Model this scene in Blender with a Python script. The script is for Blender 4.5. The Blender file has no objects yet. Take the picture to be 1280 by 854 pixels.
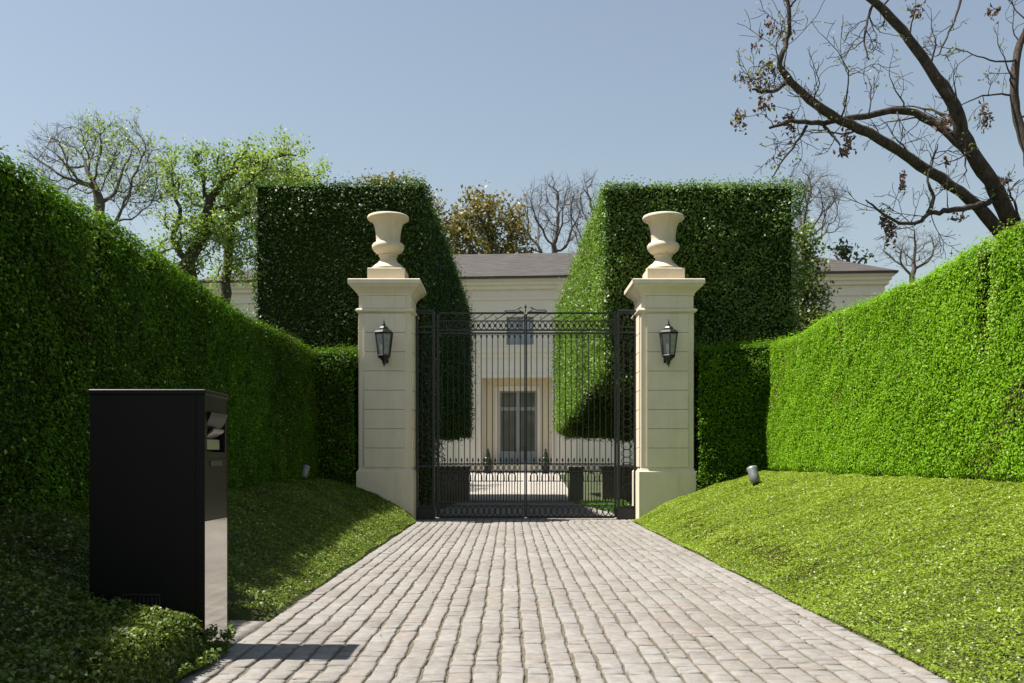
import bpy, math, random
import numpy as np

rng = np.random.default_rng(7)
random.seed(7)
scene = bpy.context.scene
COL = scene.collection
PI = math.pi
F, CX, HY, HC = 1244.0, 637.0, 575.0, 1.12       # focal length (px of the 1280 photo), vanishing point, eye height


def at(x, y, Y):
    """A point of the photograph at the distance Y in front of the camera."""
    return np.array([(x - CX) * Y / F, Y, HC + (HY - y) * Y / F])


# ------------------------------------------------------------------ materials
def new_mat(name):
    m = bpy.data.materials.new(name)
    m.use_nodes = True
    nt = m.node_tree
    for n in list(nt.nodes):
        nt.nodes.remove(n)
    out = nt.nodes.new('ShaderNodeOutputMaterial')
    return m, nt, out


def ramp(nt, stops):
    r = nt.nodes.new('ShaderNodeValToRGB')
    e = r.color_ramp.elements
    while len(e) < len(stops):
        e.new(0.5)
    for k, (p, c) in enumerate(stops):
        e[k].position = p
        e[k].color = (c[0], c[1], c[2], 1)
    return r


def principled(nt, out, rough=0.5, metallic=0.0, spec=0.5):
    b = nt.nodes.new('ShaderNodeBsdfPrincipled')
    b.inputs['Roughness'].default_value = rough
    b.inputs['Metallic'].default_value = metallic
    b.inputs['Specular IOR Level'].default_value = spec
    nt.links.new(b.outputs[0], out.inputs['Surface'])
    return b


def noise(nt, scale, detail=4, rough=0.55, coord='Object', stretch=None):
    tc = nt.nodes.new('ShaderNodeTexCoord')
    n = nt.nodes.new('ShaderNodeTexNoise')
    n.inputs['Scale'].default_value = scale
    n.inputs['Detail'].default_value = detail
    n.inputs['Roughness'].default_value = rough
    src = tc.outputs[coord]
    if stretch:
        mp = nt.nodes.new('ShaderNodeMapping')
        mp.inputs['Scale'].default_value = stretch
        nt.links.new(src, mp.inputs['Vector'])
        src = mp.outputs[0]
    nt.links.new(src, n.inputs['Vector'])
    return n


def add_bump(nt, b, height_socket, dist=0.01, strength=0.5):
    bp = nt.nodes.new('ShaderNodeBump')
    bp.inputs['Distance'].default_value = dist
    bp.inputs['Strength'].default_value = strength
    nt.links.new(height_socket, bp.inputs['Height'])
    nt.links.new(bp.outputs[0], b.inputs['Normal'])


def leaf_mat(name, stops, rough=0.42, trans=0.3, spec=0.5, warm=(1.25, 1.15, 0.55)):
    m, nt, out = new_mat(name)
    at_ = nt.nodes.new('ShaderNodeAttribute')
    at_.attribute_name = 'tint'
    r = ramp(nt, stops)
    nt.links.new(at_.outputs['Fac'], r.inputs['Fac'])
    b = nt.nodes.new('ShaderNodeBsdfPrincipled')
    b.inputs['Roughness'].default_value = rough
    b.inputs['Specular IOR Level'].default_value = spec
    nt.links.new(r.outputs[0], b.inputs['Base Color'])
    t = nt.nodes.new('ShaderNodeBsdfTranslucent')
    mul = nt.nodes.new('ShaderNodeMix')
    mul.data_type = 'RGBA'
    mul.blend_type = 'MULTIPLY'
    mul.inputs['Factor'].default_value = 1
    nt.links.new(r.outputs[0], mul.inputs['A'])
    mul.inputs['B'].default_value = (*warm, 1)
    nt.links.new(mul.outputs['Result'], t.inputs['Color'])
    mx = nt.nodes.new('ShaderNodeMixShader')
    mx.inputs[0].default_value = trans
    nt.links.new(b.outputs[0], mx.inputs[1])
    nt.links.new(t.outputs[0], mx.inputs[2])
    nt.links.new(mx.outputs[0], out.inputs['Surface'])
    return m


def simple_mat(name, c1, c2, scale=3.0, rough=0.7, bump=0.0, bscale=40.0, metallic=0.0, spec=0.5, stretch=None):
    m, nt, out = new_mat(name)
    b = principled(nt, out, rough, metallic, spec)
    n = noise(nt, scale, 5, 0.6, 'Object', stretch)
    r = ramp(nt, [(0.3, c1), (0.7, c2)])
    nt.links.new(n.outputs['Fac'], r.inputs['Fac'])
    nt.links.new(r.outputs[0], b.inputs['Base Color'])
    if bump:
        n2 = noise(nt, bscale, 4, 0.6, 'Object', stretch)
        add_bump(nt, b, n2.outputs['Fac'], bump, 0.6)
    return m


def stone_mat(name, c1, c2, stain):
    """Smooth limestone: faint mottling, fine pores, rain streaks running down."""
    m, nt, out = new_mat(name)
    b = principled(nt, out, 0.75, 0, 0.3)
    n = noise(nt, 2.2, 6, 0.65)
    r = ramp(nt, [(0.3, c1), (0.7, c2)])
    nt.links.new(n.outputs['Fac'], r.inputs['Fac'])
    s = noise(nt, 1.0, 5, 0.7, 'Object', (5.0, 5.0, 0.5))
    sr = ramp(nt, [(0.52, (0, 0, 0)), (0.75, (0.55, 0.55, 0.55))])
    nt.links.new(s.outputs['Fac'], sr.inputs['Fac'])
    mix = nt.nodes.new('ShaderNodeMix')
    mix.data_type = 'RGBA'
    nt.links.new(sr.outputs[0], mix.inputs['Factor'])
    nt.links.new(r.outputs[0], mix.inputs['A'])
    mix.inputs['B'].default_value = (*stain, 1)
    nt.links.new(mix.outputs['Result'], b.inputs['Base Color'])
    f = noise(nt, 90, 3, 0.6)
    add_bump(nt, b, f.outputs['Fac'], 0.003, 0.4)
    return m


def cobble_mat():
    m, nt, out = new_mat('cobble_stone')
    b = principled(nt, out, 0.8, 0, 0.3)
    a = nt.nodes.new('ShaderNodeAttribute')
    a.attribute_name = 'tint'
    r = ramp(nt, [(0.0, (0.222, 0.206, 0.194)), (0.25, (0.255, 0.24, 0.224)), (0.5, (0.270, 0.256, 0.241)),
                  (0.7, (0.290, 0.276, 0.262)), (0.85, (0.275, 0.25, 0.226)), (0.95, (0.265, 0.235, 0.215)), (1.0, (0.235, 0.226, 0.224))])
    nt.links.new(a.outputs['Fac'], r.inputs['Fac'])
    n = noise(nt, 14, 6, 0.7)
    nr = ramp(nt, [(0.25, (0.66, 0.63, 0.59)), (0.7, (1.11, 1.11, 1.10))])
    nt.links.new(n.outputs['Fac'], nr.inputs['Fac'])
    big = noise(nt, 0.55, 4, 0.6)
    br = ramp(nt, [(0.3, (0.86, 0.84, 0.81)), (0.65, (1.03, 1.03, 1.03))])
    nt.links.new(big.outputs['Fac'], br.inputs['Fac'])
    m1 = nt.nodes.new('ShaderNodeMix'); m1.data_type = 'RGBA'; m1.blend_type = 'MULTIPLY'; m1.inputs['Factor'].default_value = 1
    m2 = nt.nodes.new('ShaderNodeMix'); m2.data_type = 'RGBA'; m2.blend_type = 'MULTIPLY'; m2.inputs['Factor'].default_value = 1
    nt.links.new(r.outputs[0], m1.inputs['A']); nt.links.new(nr.outputs[0], m1.inputs['B'])
    nt.links.new(m1.outputs['Result'], m2.inputs['A']); nt.links.new(br.outputs[0], m2.inputs['B'])
    nt.links.new(m2.outputs['Result'], b.inputs['Base Color'])
    f = noise(nt, 38, 8, 0.75)
    add_bump(nt, b, f.outputs['Fac'], 0.012, 0.55)
    return m


def glass_mat():
    m, nt, out = new_mat('window_glass')
    b = principled(nt, out, 0.08, 0, 0.6)
    n = noise(nt, 1.5, 2, 0.5)
    r = ramp(nt, [(0.3, (0.10, 0.105, 0.085)), (0.7, (0.16, 0.16, 0.13))])
    nt.links.new(n.outputs['Fac'], r.inputs['Fac'])
    nt.links.new(r.outputs[0], b.inputs['Base Color'])
    return m


def lantern_glass_mat():
    m, nt, out = new_mat('lantern_glass')
    g = nt.nodes.new('ShaderNodeBsdfGlass')
    g.inputs['Roughness'].default_value = 0.25
    g.inputs['IOR'].default_value = 1.1
    g.inputs['Color'].default_value = (0.75, 0.78, 0.76, 1)
    d = nt.nodes.new('ShaderNodeBsdfPrincipled')
    n = noise(nt, 18, 3, 0.5)
    r = ramp(nt, [(0.3, (0.30, 0.31, 0.29)), (0.7, (0.42, 0.43, 0.40))])
    nt.links.new(n.outputs['Fac'], r.inputs['Fac'])
    nt.links.new(r.outputs[0], d.inputs['Base Color'])
    d.inputs['Roughness'].default_value = 0.12
    mx = nt.nodes.new('ShaderNodeMixShader')
    mx.inputs[0].default_value = 0.55
    nt.links.new(g.outputs[0], mx.inputs[1]); nt.links.new(d.outputs[0], mx.inputs[2])
    nt.links.new(mx.outputs[0], out.inputs['Surface'])
    return m


def roof_mat():
    m, nt, out = new_mat('roof_shingle')
    b = principled(nt, out, 0.85, 0, 0.2)
    n = noise(nt, 1.2, 5, 0.7, 'Object', (1.0, 3.0, 9.0))
    r = ramp(nt, [(0.25, (0.04, 0.034, 0.031)), (0.5, (0.072, 0.064, 0.059)), (0.75, (0.115, 0.104, 0.096))])
    nt.links.new(n.outputs['Fac'], r.inputs['Fac'])
    nt.links.new(r.outputs[0], b.inputs['Base Color'])
    add_bump(nt, b, n.outputs['Fac'], 0.05, 0.8)
    return m


def bark_mat(name, c1, c2):
    m, nt, out = new_mat(name)
    b = principled(nt, out, 0.9, 0, 0.15)
    n = noise(nt, 9, 6, 0.7, 'Object', (1.6, 1.6, 0.45))
    r = ramp(nt, [(0.3, c1), (0.7, c2)])
    nt.links.new(n.outputs['Fac'], r.inputs['Fac'])
    nt.links.new(r.outputs[0], b.inputs['Base Color'])
    n2 = noise(nt, 22, 6, 0.7, 'Object', (1.6, 1.6, 0.4))
    add_bump(nt, b, n2.outputs['Fac'], 0.05, 0.9)
    return m


M = {}
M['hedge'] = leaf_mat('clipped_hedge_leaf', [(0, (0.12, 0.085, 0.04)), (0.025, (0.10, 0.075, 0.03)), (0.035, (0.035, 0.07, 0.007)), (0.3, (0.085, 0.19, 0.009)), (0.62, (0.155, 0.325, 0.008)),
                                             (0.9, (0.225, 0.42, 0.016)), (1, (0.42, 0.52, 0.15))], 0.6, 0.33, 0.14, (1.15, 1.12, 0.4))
M['hedge_core'] = simple_mat('hedge_inner_twigs', (0.010, 0.018, 0.004), (0.024, 0.04, 0.008), 14, 0.95, spec=0.03)
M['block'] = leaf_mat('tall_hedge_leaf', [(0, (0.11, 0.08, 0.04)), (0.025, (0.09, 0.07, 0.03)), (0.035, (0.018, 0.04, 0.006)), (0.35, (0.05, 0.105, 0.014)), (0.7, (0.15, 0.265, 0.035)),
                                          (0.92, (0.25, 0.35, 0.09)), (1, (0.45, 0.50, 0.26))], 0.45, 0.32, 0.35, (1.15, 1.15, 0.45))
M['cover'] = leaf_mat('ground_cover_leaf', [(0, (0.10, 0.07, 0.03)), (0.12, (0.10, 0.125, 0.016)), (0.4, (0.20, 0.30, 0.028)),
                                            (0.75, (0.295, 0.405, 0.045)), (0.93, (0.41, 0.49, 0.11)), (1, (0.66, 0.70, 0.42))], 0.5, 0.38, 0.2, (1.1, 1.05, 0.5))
M['verge'] = leaf_mat('verge_leaf_shaded', [(0, (0.12, 0.06, 0.035)), (0.12, (0.09, 0.085, 0.016)), (0.4, (0.115, 0.18, 0.02)),
                                  (0.75, (0.175, 0.26, 0.036)), (0.93, (0.28, 0.35, 0.09)), (1, (0.55, 0.58, 0.34))], 0.5, 0.35, 0.2, (1.1, 1.05, 0.5))  # greens darkened to carry the left bank's shade; reddish tips are real
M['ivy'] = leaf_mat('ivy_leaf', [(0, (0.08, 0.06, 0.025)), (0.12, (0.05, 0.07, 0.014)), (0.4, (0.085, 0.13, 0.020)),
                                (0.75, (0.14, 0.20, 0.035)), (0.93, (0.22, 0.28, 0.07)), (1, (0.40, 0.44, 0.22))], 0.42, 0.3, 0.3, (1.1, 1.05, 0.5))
M['cover_soil'] = simple_mat('bank_soil', (0.035, 0.045, 0.010), (0.07, 0.085, 0.018), 6, 0.95, 0.03, 25)
M['grass_in'] = leaf_mat('inner_lawn_blade', [(0, (0.04, 0.10, 0.012)), (1, (0.10, 0.22, 0.03))], 0.45, 0.3)
M['spring'] = leaf_mat('spring_leaf', [(0, (0.13, 0.23, 0.045)), (0.5, (0.23, 0.36, 0.08)), (1, (0.35, 0.46, 0.16))], 0.5, 0.4)
M['tip'] = leaf_mat('young_bud_leaf', [(0, (0.12, 0.16, 0.04)), (1, (0.26, 0.32, 0.10))], 0.5, 0.4)
M['olive'] = leaf_mat('olive_leaf', [(0, (0.10, 0.12, 0.035)), (0.5, (0.21, 0.20, 0.065)), (1, (0.37, 0.32, 0.12))], 0.5, 0.25, warm=(1.2, 1.0, .6))
M['dark_leaf'] = leaf_mat('evergreen_leaf', [(0, (0.015, 0.03, 0.012)), (0.7, (0.045, 0.075, 0.025)), (1, (0.10, 0.13, 0.06))], 0.35, 0.15)
M['loose_leaf'] = leaf_mat('loose_shrub_leaf', [(0, (0.06, 0.10, 0.02)), (0.6, (0.15, 0.22, 0.05)), (1, (0.26, 0.33, 0.11))], 0.45, 0.3)
M['dead'] = leaf_mat('dead_leaf', [(0, (0.06, 0.038, 0.028)), (0.6, (0.13, 0.08, 0.056)), (1, (0.22, 0.14, 0.095))], 0.7, 0.15, warm=(1.1, .9, .7))
M['cobble'] = cobble_mat()
M['joint'] = simple_mat('mossy_joint', (0.085, 0.07, 0.042), (0.135, 0.115, 0.075), 8, 0.95, 0.01, 60)
M['lime'] = stone_mat('limestone', (0.645, 0.565, 0.425), (0.72, 0.635, 0.49), (0.52, 0.45, 0.335))
M['urn'] = stone_mat('cast_stone', (0.55, 0.465, 0.33), (0.62, 0.535, 0.40), (0.42, 0.35, 0.25))
M['house'] = stone_mat('house_stone', (0.80, 0.71, 0.60), (0.84, 0.75, 0.64), (0.72, 0.63, 0.53))
M['recess'] = stone_mat('porch_render', (0.74, 0.64, 0.47), (0.79, 0.69, 0.52), (0.68, 0.58, 0.43))
M['court'] = simple_mat('pale_paving', (0.29, 0.262, 0.226), (0.36, 0.328, 0.286), 1.5, 0.85, 0.01, 30)
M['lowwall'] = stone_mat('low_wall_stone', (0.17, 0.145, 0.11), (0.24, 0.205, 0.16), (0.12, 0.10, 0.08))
M['iron'] = simple_mat('black_iron', (0.010, 0.010, 0.010), (0.02, 0.019, 0.018), 12, 0.42, 0.002, 120, 0.0, 0.5)
M['lantern'] = simple_mat('lantern_metal', (0.014, 0.015, 0.015), (0.03, 0.03, 0.029), 20, 0.35, 0.002, 80, 0.3, 0.5)
M['lglass'] = lantern_glass_mat()
M['kiosk'] = simple_mat('black_powder_coat', (0.004, 0.004, 0.0035), (0.006, 0.0058, 0.005), 4, 0.4, 0.0006, 300, 0.0, 0.16)
M['kiosk_gloss'] = simple_mat('black_gloss', (0.006, 0.006, 0.005), (0.009, 0.009, 0.008), 4, 0.22, 0.0, 1, 0.0, 0.06)
M['polish'] = simple_mat('polished_dark_steel', (0.50, 0.48, 0.45), (0.56, 0.54, 0.51), 3, 0.07, 0.0, 1, 1.0, 0.5)
M['steel'] = simple_mat('brushed_steel', (0.45, 0.44, 0.42), (0.55, 0.54, 0.52), 30, 0.28, 0.0, 1, 1.0)
M['spot'] = simple_mat('grey_cast_metal', (0.16, 0.165, 0.17), (0.24, 0.245, 0.25), 25, 0.45, 0.001, 90, 0.2)
M['roof'] = roof_mat()
M['gutter'] = simple_mat('dark_gutter', (0.045, 0.032, 0.027), (0.065, 0.048, 0.04), 5, 0.6)
M['paint'] = simple_mat('grey_green_paint', (0.27, 0.29, 0.28), (0.31, 0.33, 0.32), 3, 0.45)
M['wglass'] = glass_mat()
M['upglass'] = simple_mat('curtained_glass', (0.30, 0.33, 0.35), (0.38, 0.41, 0.43), 2.0, 0.12)
M['pot'] = simple_mat('dark_planter', (0.03, 0.03, 0.03), (0.05, 0.048, 0.045), 6, 0.6)
M['concrete'] = simple_mat('pale_concrete', (0.16, 0.15, 0.14), (0.22, 0.21, 0.195), 0.8, 0.9, 0.01, 20)
M['ground'] = simple_mat('earth_and_grass', (0.03, 0.042, 0.012), (0.06, 0.075, 0.022), 0.6, 0.95, 0.05, 8)
M['bark_big'] = bark_mat('dark_bark', (0.030, 0.024, 0.019), (0.13, 0.105, 0.085))
M['bark'] = bark_mat('brown_bark', (0.05, 0.042, 0.034), (0.12, 0.10, 0.085))
M['bark_grey'] = bark_mat('grey_bark', (0.10, 0.088, 0.078), (0.19, 0.17, 0.15))


# ------------------------------------------------------------------ mesh helpers
class MB:
    """Collects faces; build() links them as ONE mesh object."""
    def __init__(self):
        self.v, self.f, self.mi, self.sm = [], [], [], []

    def add(self, vs, fs, mi=0, smooth=False):
        o = len(self.v)
        self.v += [tuple(map(float, p)) for p in vs]
        for q in fs:
            self.f.append([o + i for i in q]); self.mi.append(mi); self.sm.append(smooth)

    def box(self, x0, x1, y0, y1, z0, z1, mi=0, bev=0.0):
        if bev <= 0:
            v = [(x0, y0, z0), (x1, y0, z0), (x1, y1, z0), (x0, y1, z0), (x0, y0, z1), (x1, y0, z1), (x1, y1, z1), (x0, y1, z1)]
            f = [(3, 2, 1, 0), (4, 5, 6, 7), (0, 1, 5, 4), (1, 2, 6, 5), (2, 3, 7, 6), (3, 0, 4, 7)]
            self.add(v, f, mi)
            return
        b = bev
        prof = [(b, 0), (0, b), (0, (z1 - z0) - b), (b, z1 - z0)]
        self.stack_rect([(x0, x1, y0, y1)], prof, z0, mi, b)

    def stack_rect(self, rect, prof, z0, mi=0, corner=0.0):
        """Rectangle swept up a profile of (inset, height) pairs, with cut corners."""
        x0, x1, y0, y1 = rect[0]
        rings = []
        for ins, h in prof:
            a, b_, c, d = x0 + ins, x1 - ins, y0 + ins, y1 - ins
            k = corner
            if k > 0:
                ring = [(a + k, c), (b_ - k, c), (b_, c + k), (b_, d - k), (b_ - k, d), (a + k, d), (a, d - k), (a, c + k)]
            else:
                ring = [(a, c), (b_, c), (b_, d), (a, d)]
            rings.append([(p[0], p[1], z0 + h) for p in ring])
        n = len(rings[0])
        vs = [p for r in rings for p in r]
        fs = []
        for i in range(len(rings) - 1):
            for j in range(n):
                fs.append((i * n + j, i * n + (j + 1) % n, (i + 1) * n + (j + 1) % n, (i + 1) * n + j))
        fs.append(tuple(range(n - 1, -1, -1)))
        fs.append(tuple((len(rings) - 1) * n + j for j in range(n)))
        self.add(vs, fs, mi)

    def lathe(self, c, prof, n=40, mi=0, smooth=True, phase=0.0):
        vs, fs = [], []
        for r, z in prof:
            for j in range(n):
                a = 2 * PI * j / n + phase
                vs.append((c[0] + r * math.cos(a), c[1] + r * math.sin(a), c[2] + z))
        for i in range(len(prof) - 1):
            for j in range(n):
                fs.append((i * n + j, i * n + (j + 1) % n, (i + 1) * n + (j + 1) % n, (i + 1) * n + j))
        self.add(vs, fs, mi, smooth)
        self.add([vs[j] for j in range(n)], [tuple(range(n - 1, -1, -1))], mi)
        self.add([vs[(len(prof) - 1) * n + j] for j in range(n)], [tuple(range(n))], mi)

    def tube(self, pts, rad, n=6, mi=0, closed=False, smooth=True):
        P = np.array(pts, float)
        R = np.full(len(P), rad, float) if np.isscalar(rad) else np.array(rad, float)
        m = len(P)
        T = np.zeros_like(P)
        for i in range(m):
            a = P[(i - 1) % m] if (closed or i > 0) else P[i]
            b = P[(i + 1) % m] if (closed or i < m - 1) else P[i]
            T[i] = b - a
        T /= np.maximum(np.linalg.norm(T, axis=1, keepdims=True), 1e-9)
        ref = np.array([0, 1, 0.]) if abs(T[0][1]) < 0.9 else np.array([1., 0, 0])
        u = ref - T[0] * ref.dot(T[0]); u /= np.linalg.norm(u)
        ang = np.arange(n) * 2 * PI / n
        vs = []
        for i in range(m):
            u = u - T[i] * u.dot(T[i]); u /= max(np.linalg.norm(u), 1e-9)
            w = np.cross(T[i], u)
            vs += list(P[i] + R[i] * (np.cos(ang)[:, None] * u + np.sin(ang)[:, None] * w))
        fs = []
        for i in range(m if closed else m - 1):
            k = (i + 1) % m
            for j in range(n):
                fs.append((i * n + j, i * n + (j + 1) % n, k * n + (j + 1) % n, k * n + j))
        if not closed:
            fs.append(tuple(range(n - 1, -1, -1))); fs.append(tuple((m - 1) * n + j for j in range(n)))
        self.add(vs, fs, mi, smooth)

    def build(self, name, mats, parent=None):
        me = bpy.data.meshes.new(name)
        me.from_pydata(self.v, [], self.f)
        for m in (mats if isinstance(mats, (list, tuple)) else [mats]):
            me.materials.append(m)
        me.polygons.foreach_set('material_index', self.mi)
        me.polygons.foreach_set('use_smooth', self.sm)
        me.update()
        o = bpy.data.objects.new(name, me)
        COL.objects.link(o)
        if parent:
            o.parent = parent
        return o


def tag(o, label=None, cat=None, group=None, kind=None):
    if label: o['label'] = label
    if cat: o['category'] = cat
    if group: o['group'] = group
    if kind: o['kind'] = kind
    return o


def empty(name, loc, rz=0.0, label=None, cat=None, group=None):
    e = bpy.data.objects.new(name, None)
    e.location = loc
    e.rotation_euler = (0, 0, rz)
    e.empty_display_size = 0.2
    COL.objects.link(e)
    return tag(e, label, cat, group)


def copy_tree(o, parent=None):
    c = o.copy()
    COL.objects.link(c)
    if parent:
        c.parent = parent
    for ch in list(o.children):
        copy_tree(ch, c)
    return c


def mesh_np(name, V, Q, mats, mi=None, tint=None, smooth=None, parent=None):
    """Fast quad mesh from numpy arrays."""
    me = bpy.data.meshes.new(name)
    nv, nf = len(V), len(Q)
    me.vertices.add(nv)
    me.vertices.foreach_set('co', np.ascontiguousarray(V, np.float32).ravel())
    me.loops.add(nf * 4)
    me.loops.foreach_set('vertex_index', np.ascontiguousarray(Q, np.int32).ravel())
    me.polygons.add(nf)
    me.polygons.foreach_set('loop_start', np.arange(0, nf * 4, 4, dtype=np.int32))
    for m in (mats if isinstance(mats, (list, tuple)) else [mats]):
        me.materials.append(m)
    if mi is not None:
        me.polygons.foreach_set('material_index', np.ascontiguousarray(mi, np.int32))
    if smooth is not None:
        me.polygons.foreach_set('use_smooth', np.ascontiguousarray(smooth, bool))
    if tint is not None:
        a = me.attributes.new('tint', 'FLOAT', 'FACE')
        a.data.foreach_set('value', np.ascontiguousarray(tint, np.float32))
    me.update(calc_edges=True)
    o = bpy.data.objects.new(name, me)
    COL.objects.link(o)
    if parent:
        o.parent = parent
    return o


def unit(a):
    return a / np.maximum(np.linalg.norm(a, axis=-1, keepdims=True), 1e-9)


def leaf_quads(C, N, L, aspect=0.5, fold=0.25):
    n = len(C)
    t = rng.normal(size=(n, 3))
    N = unit(N)
    t = unit(t - N * (t * N).sum(1, keepdims=True))
    b = np.cross(N, t)
    L = np.broadcast_to(np.asarray(L, float), (n,))[:, None]
    W = L * aspect
    V = np.empty((n, 4, 3))
    V[:, 0] = C - t * L / 2
    V[:, 1] = C + b * W / 2 + N * W * fold
    V[:, 2] = C + t * L / 2 - N * L * 0.08
    V[:, 3] = C - b * W / 2 + N * W * fold
    return V.reshape(-1, 3), np.arange(n * 4).reshape(-1, 4)


_ph = rng.uniform(0, 6.28, (3, 8, 4))
_dr = unit(rng.normal(size=(3, 8, 3)))


def lump(P, scale, k=0):
    """Smooth pseudo-noise in about -1..1 from sums of sines."""
    s = np.zeros(len(P))
    for i in range(8):
        q = P @ _dr[k, i] * (scale * (0.7 + 0.25 * i))
        q2 = P @ _dr[k, (i + 3) % 8] * (scale * (0.9 + 0.2 * i))
        s += np.sin(q + _ph[k, i, 0]) * np.sin(q2 + _ph[k, i, 1])
    return s / 3.0


# ------------------------------------------------------------------ terrain
DL, DR = -1.66, 2.22            # edges of the driveway
GATE_Y = 18.6


def grade(Y):
    Y = np.asarray(Y, float)
    return np.interp(Y, [20, 33, 44], [0, -0.12, 0.5])


def drive_l(Y):
    Y = np.asarray(Y, float)
    return np.interp(Y, [17.7, 17.95, 20, 30], [DL, -1.74, -1.68, -1.36])


def drive_r(Y):
    Y = np.asarray(Y, float)
    return np.interp(Y, [17.7, 17.95, 19.4, 28], [DR, 2.34, 2.28, 1.72])


def bank(X, Y):
    X = np.asarray(X, float); Y = np.asarray(Y, float)
    g = grade(Y)
    fade = np.clip((22.0 - Y) / 2.2, 0.10, 1)
    u = np.clip((X - drive_r(Y)) / 2.38, 0, 1.25)
    ex = np.clip(1.15 + (Y - 7) / 11 * 0.3, 1.1, 1.45)
    hr = 0.87 * (1 - np.maximum(1 - u, 0) ** ex)
    w = np.clip((DL - X) / 2.0, 0, 1.3)
    exl = np.clip(1.0 + (Y - 6) / 12 * 0.85, 1.0, 1.85)
    hl = 0.75 * (1 - np.maximum(1 - w, 0) ** exl)
    fade = fade * np.clip((Y + 7.0) / 5.0, 0, 1)
    inside = (X > drive_l(Y)) & (X < drive_r(Y))
    h = np.where(X > 0, hr, hl) * fade + g
    hump = 0.15 * np.clip((-1.63 - X) / .10, 0, 1) * np.clip(1 - (-1.75 - X) / .55, 0, 1) * np.clip((6.0 - Y) / .25, 0, 1) * np.clip((Y - 2.0) / 1.5, 0, 1) * (X < 0)
    h = h + hump
    inside = inside | ((X > -2.08) & (X < 0) & (Y > 6.12) & (Y < 7.0))
    return np.where(inside, g - 0.05, h)


def make_ground():
    xs = np.concatenate([np.linspace(-400, -20, 18), np.linspace(-16, -6.5, 12), np.arange(-6, DL - 0.02, 0.16), [DL - 0.01, DL + 0.02],
                         np.linspace(-1.5, 2.0, 10), [DR - 0.02, DR + 0.01], np.arange(DR + 0.17, 8, 0.16), np.linspace(9, 20, 12), np.linspace(26, 400, 18)])
    ys = np.concatenate([np.linspace(-200, -12, 12), np.arange(-10, 24, 0.3), np.linspace(25, 60, 24), np.linspace(70, 600, 24)])
    X, Y = np.meshgrid(xs, ys)
    Z = bank(X, Y)
    far = np.clip((np.abs(X) - 8) / 10, 0, 1)
    far = far * np.clip((Y + 7) / 5, 0, 1)
    Z = Z * (1 - far) + far * 0.5
    V = np.stack([X, Y, Z], -1).reshape(-1, 3)
    ny, nx = X.shape
    i = np.arange((ny - 1) * nx).reshape(ny - 1, nx)[:, :-1].ravel()
    Q = np.stack([i, i + 1, i + nx + 1, i + nx], 1)
    o = mesh_np('ground', V, Q, [M['ground'], M['cover_soil']], smooth=np.ones(len(Q), bool))
    c = V[Q].mean(1)
    near = (np.abs(c[:, 0]) < 8) & (c[:, 1] < 22)
    o.data.polygons.foreach_set('material_index', near.astype(np.int32))
    return tag(o, kind='structure')


make_ground()


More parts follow.
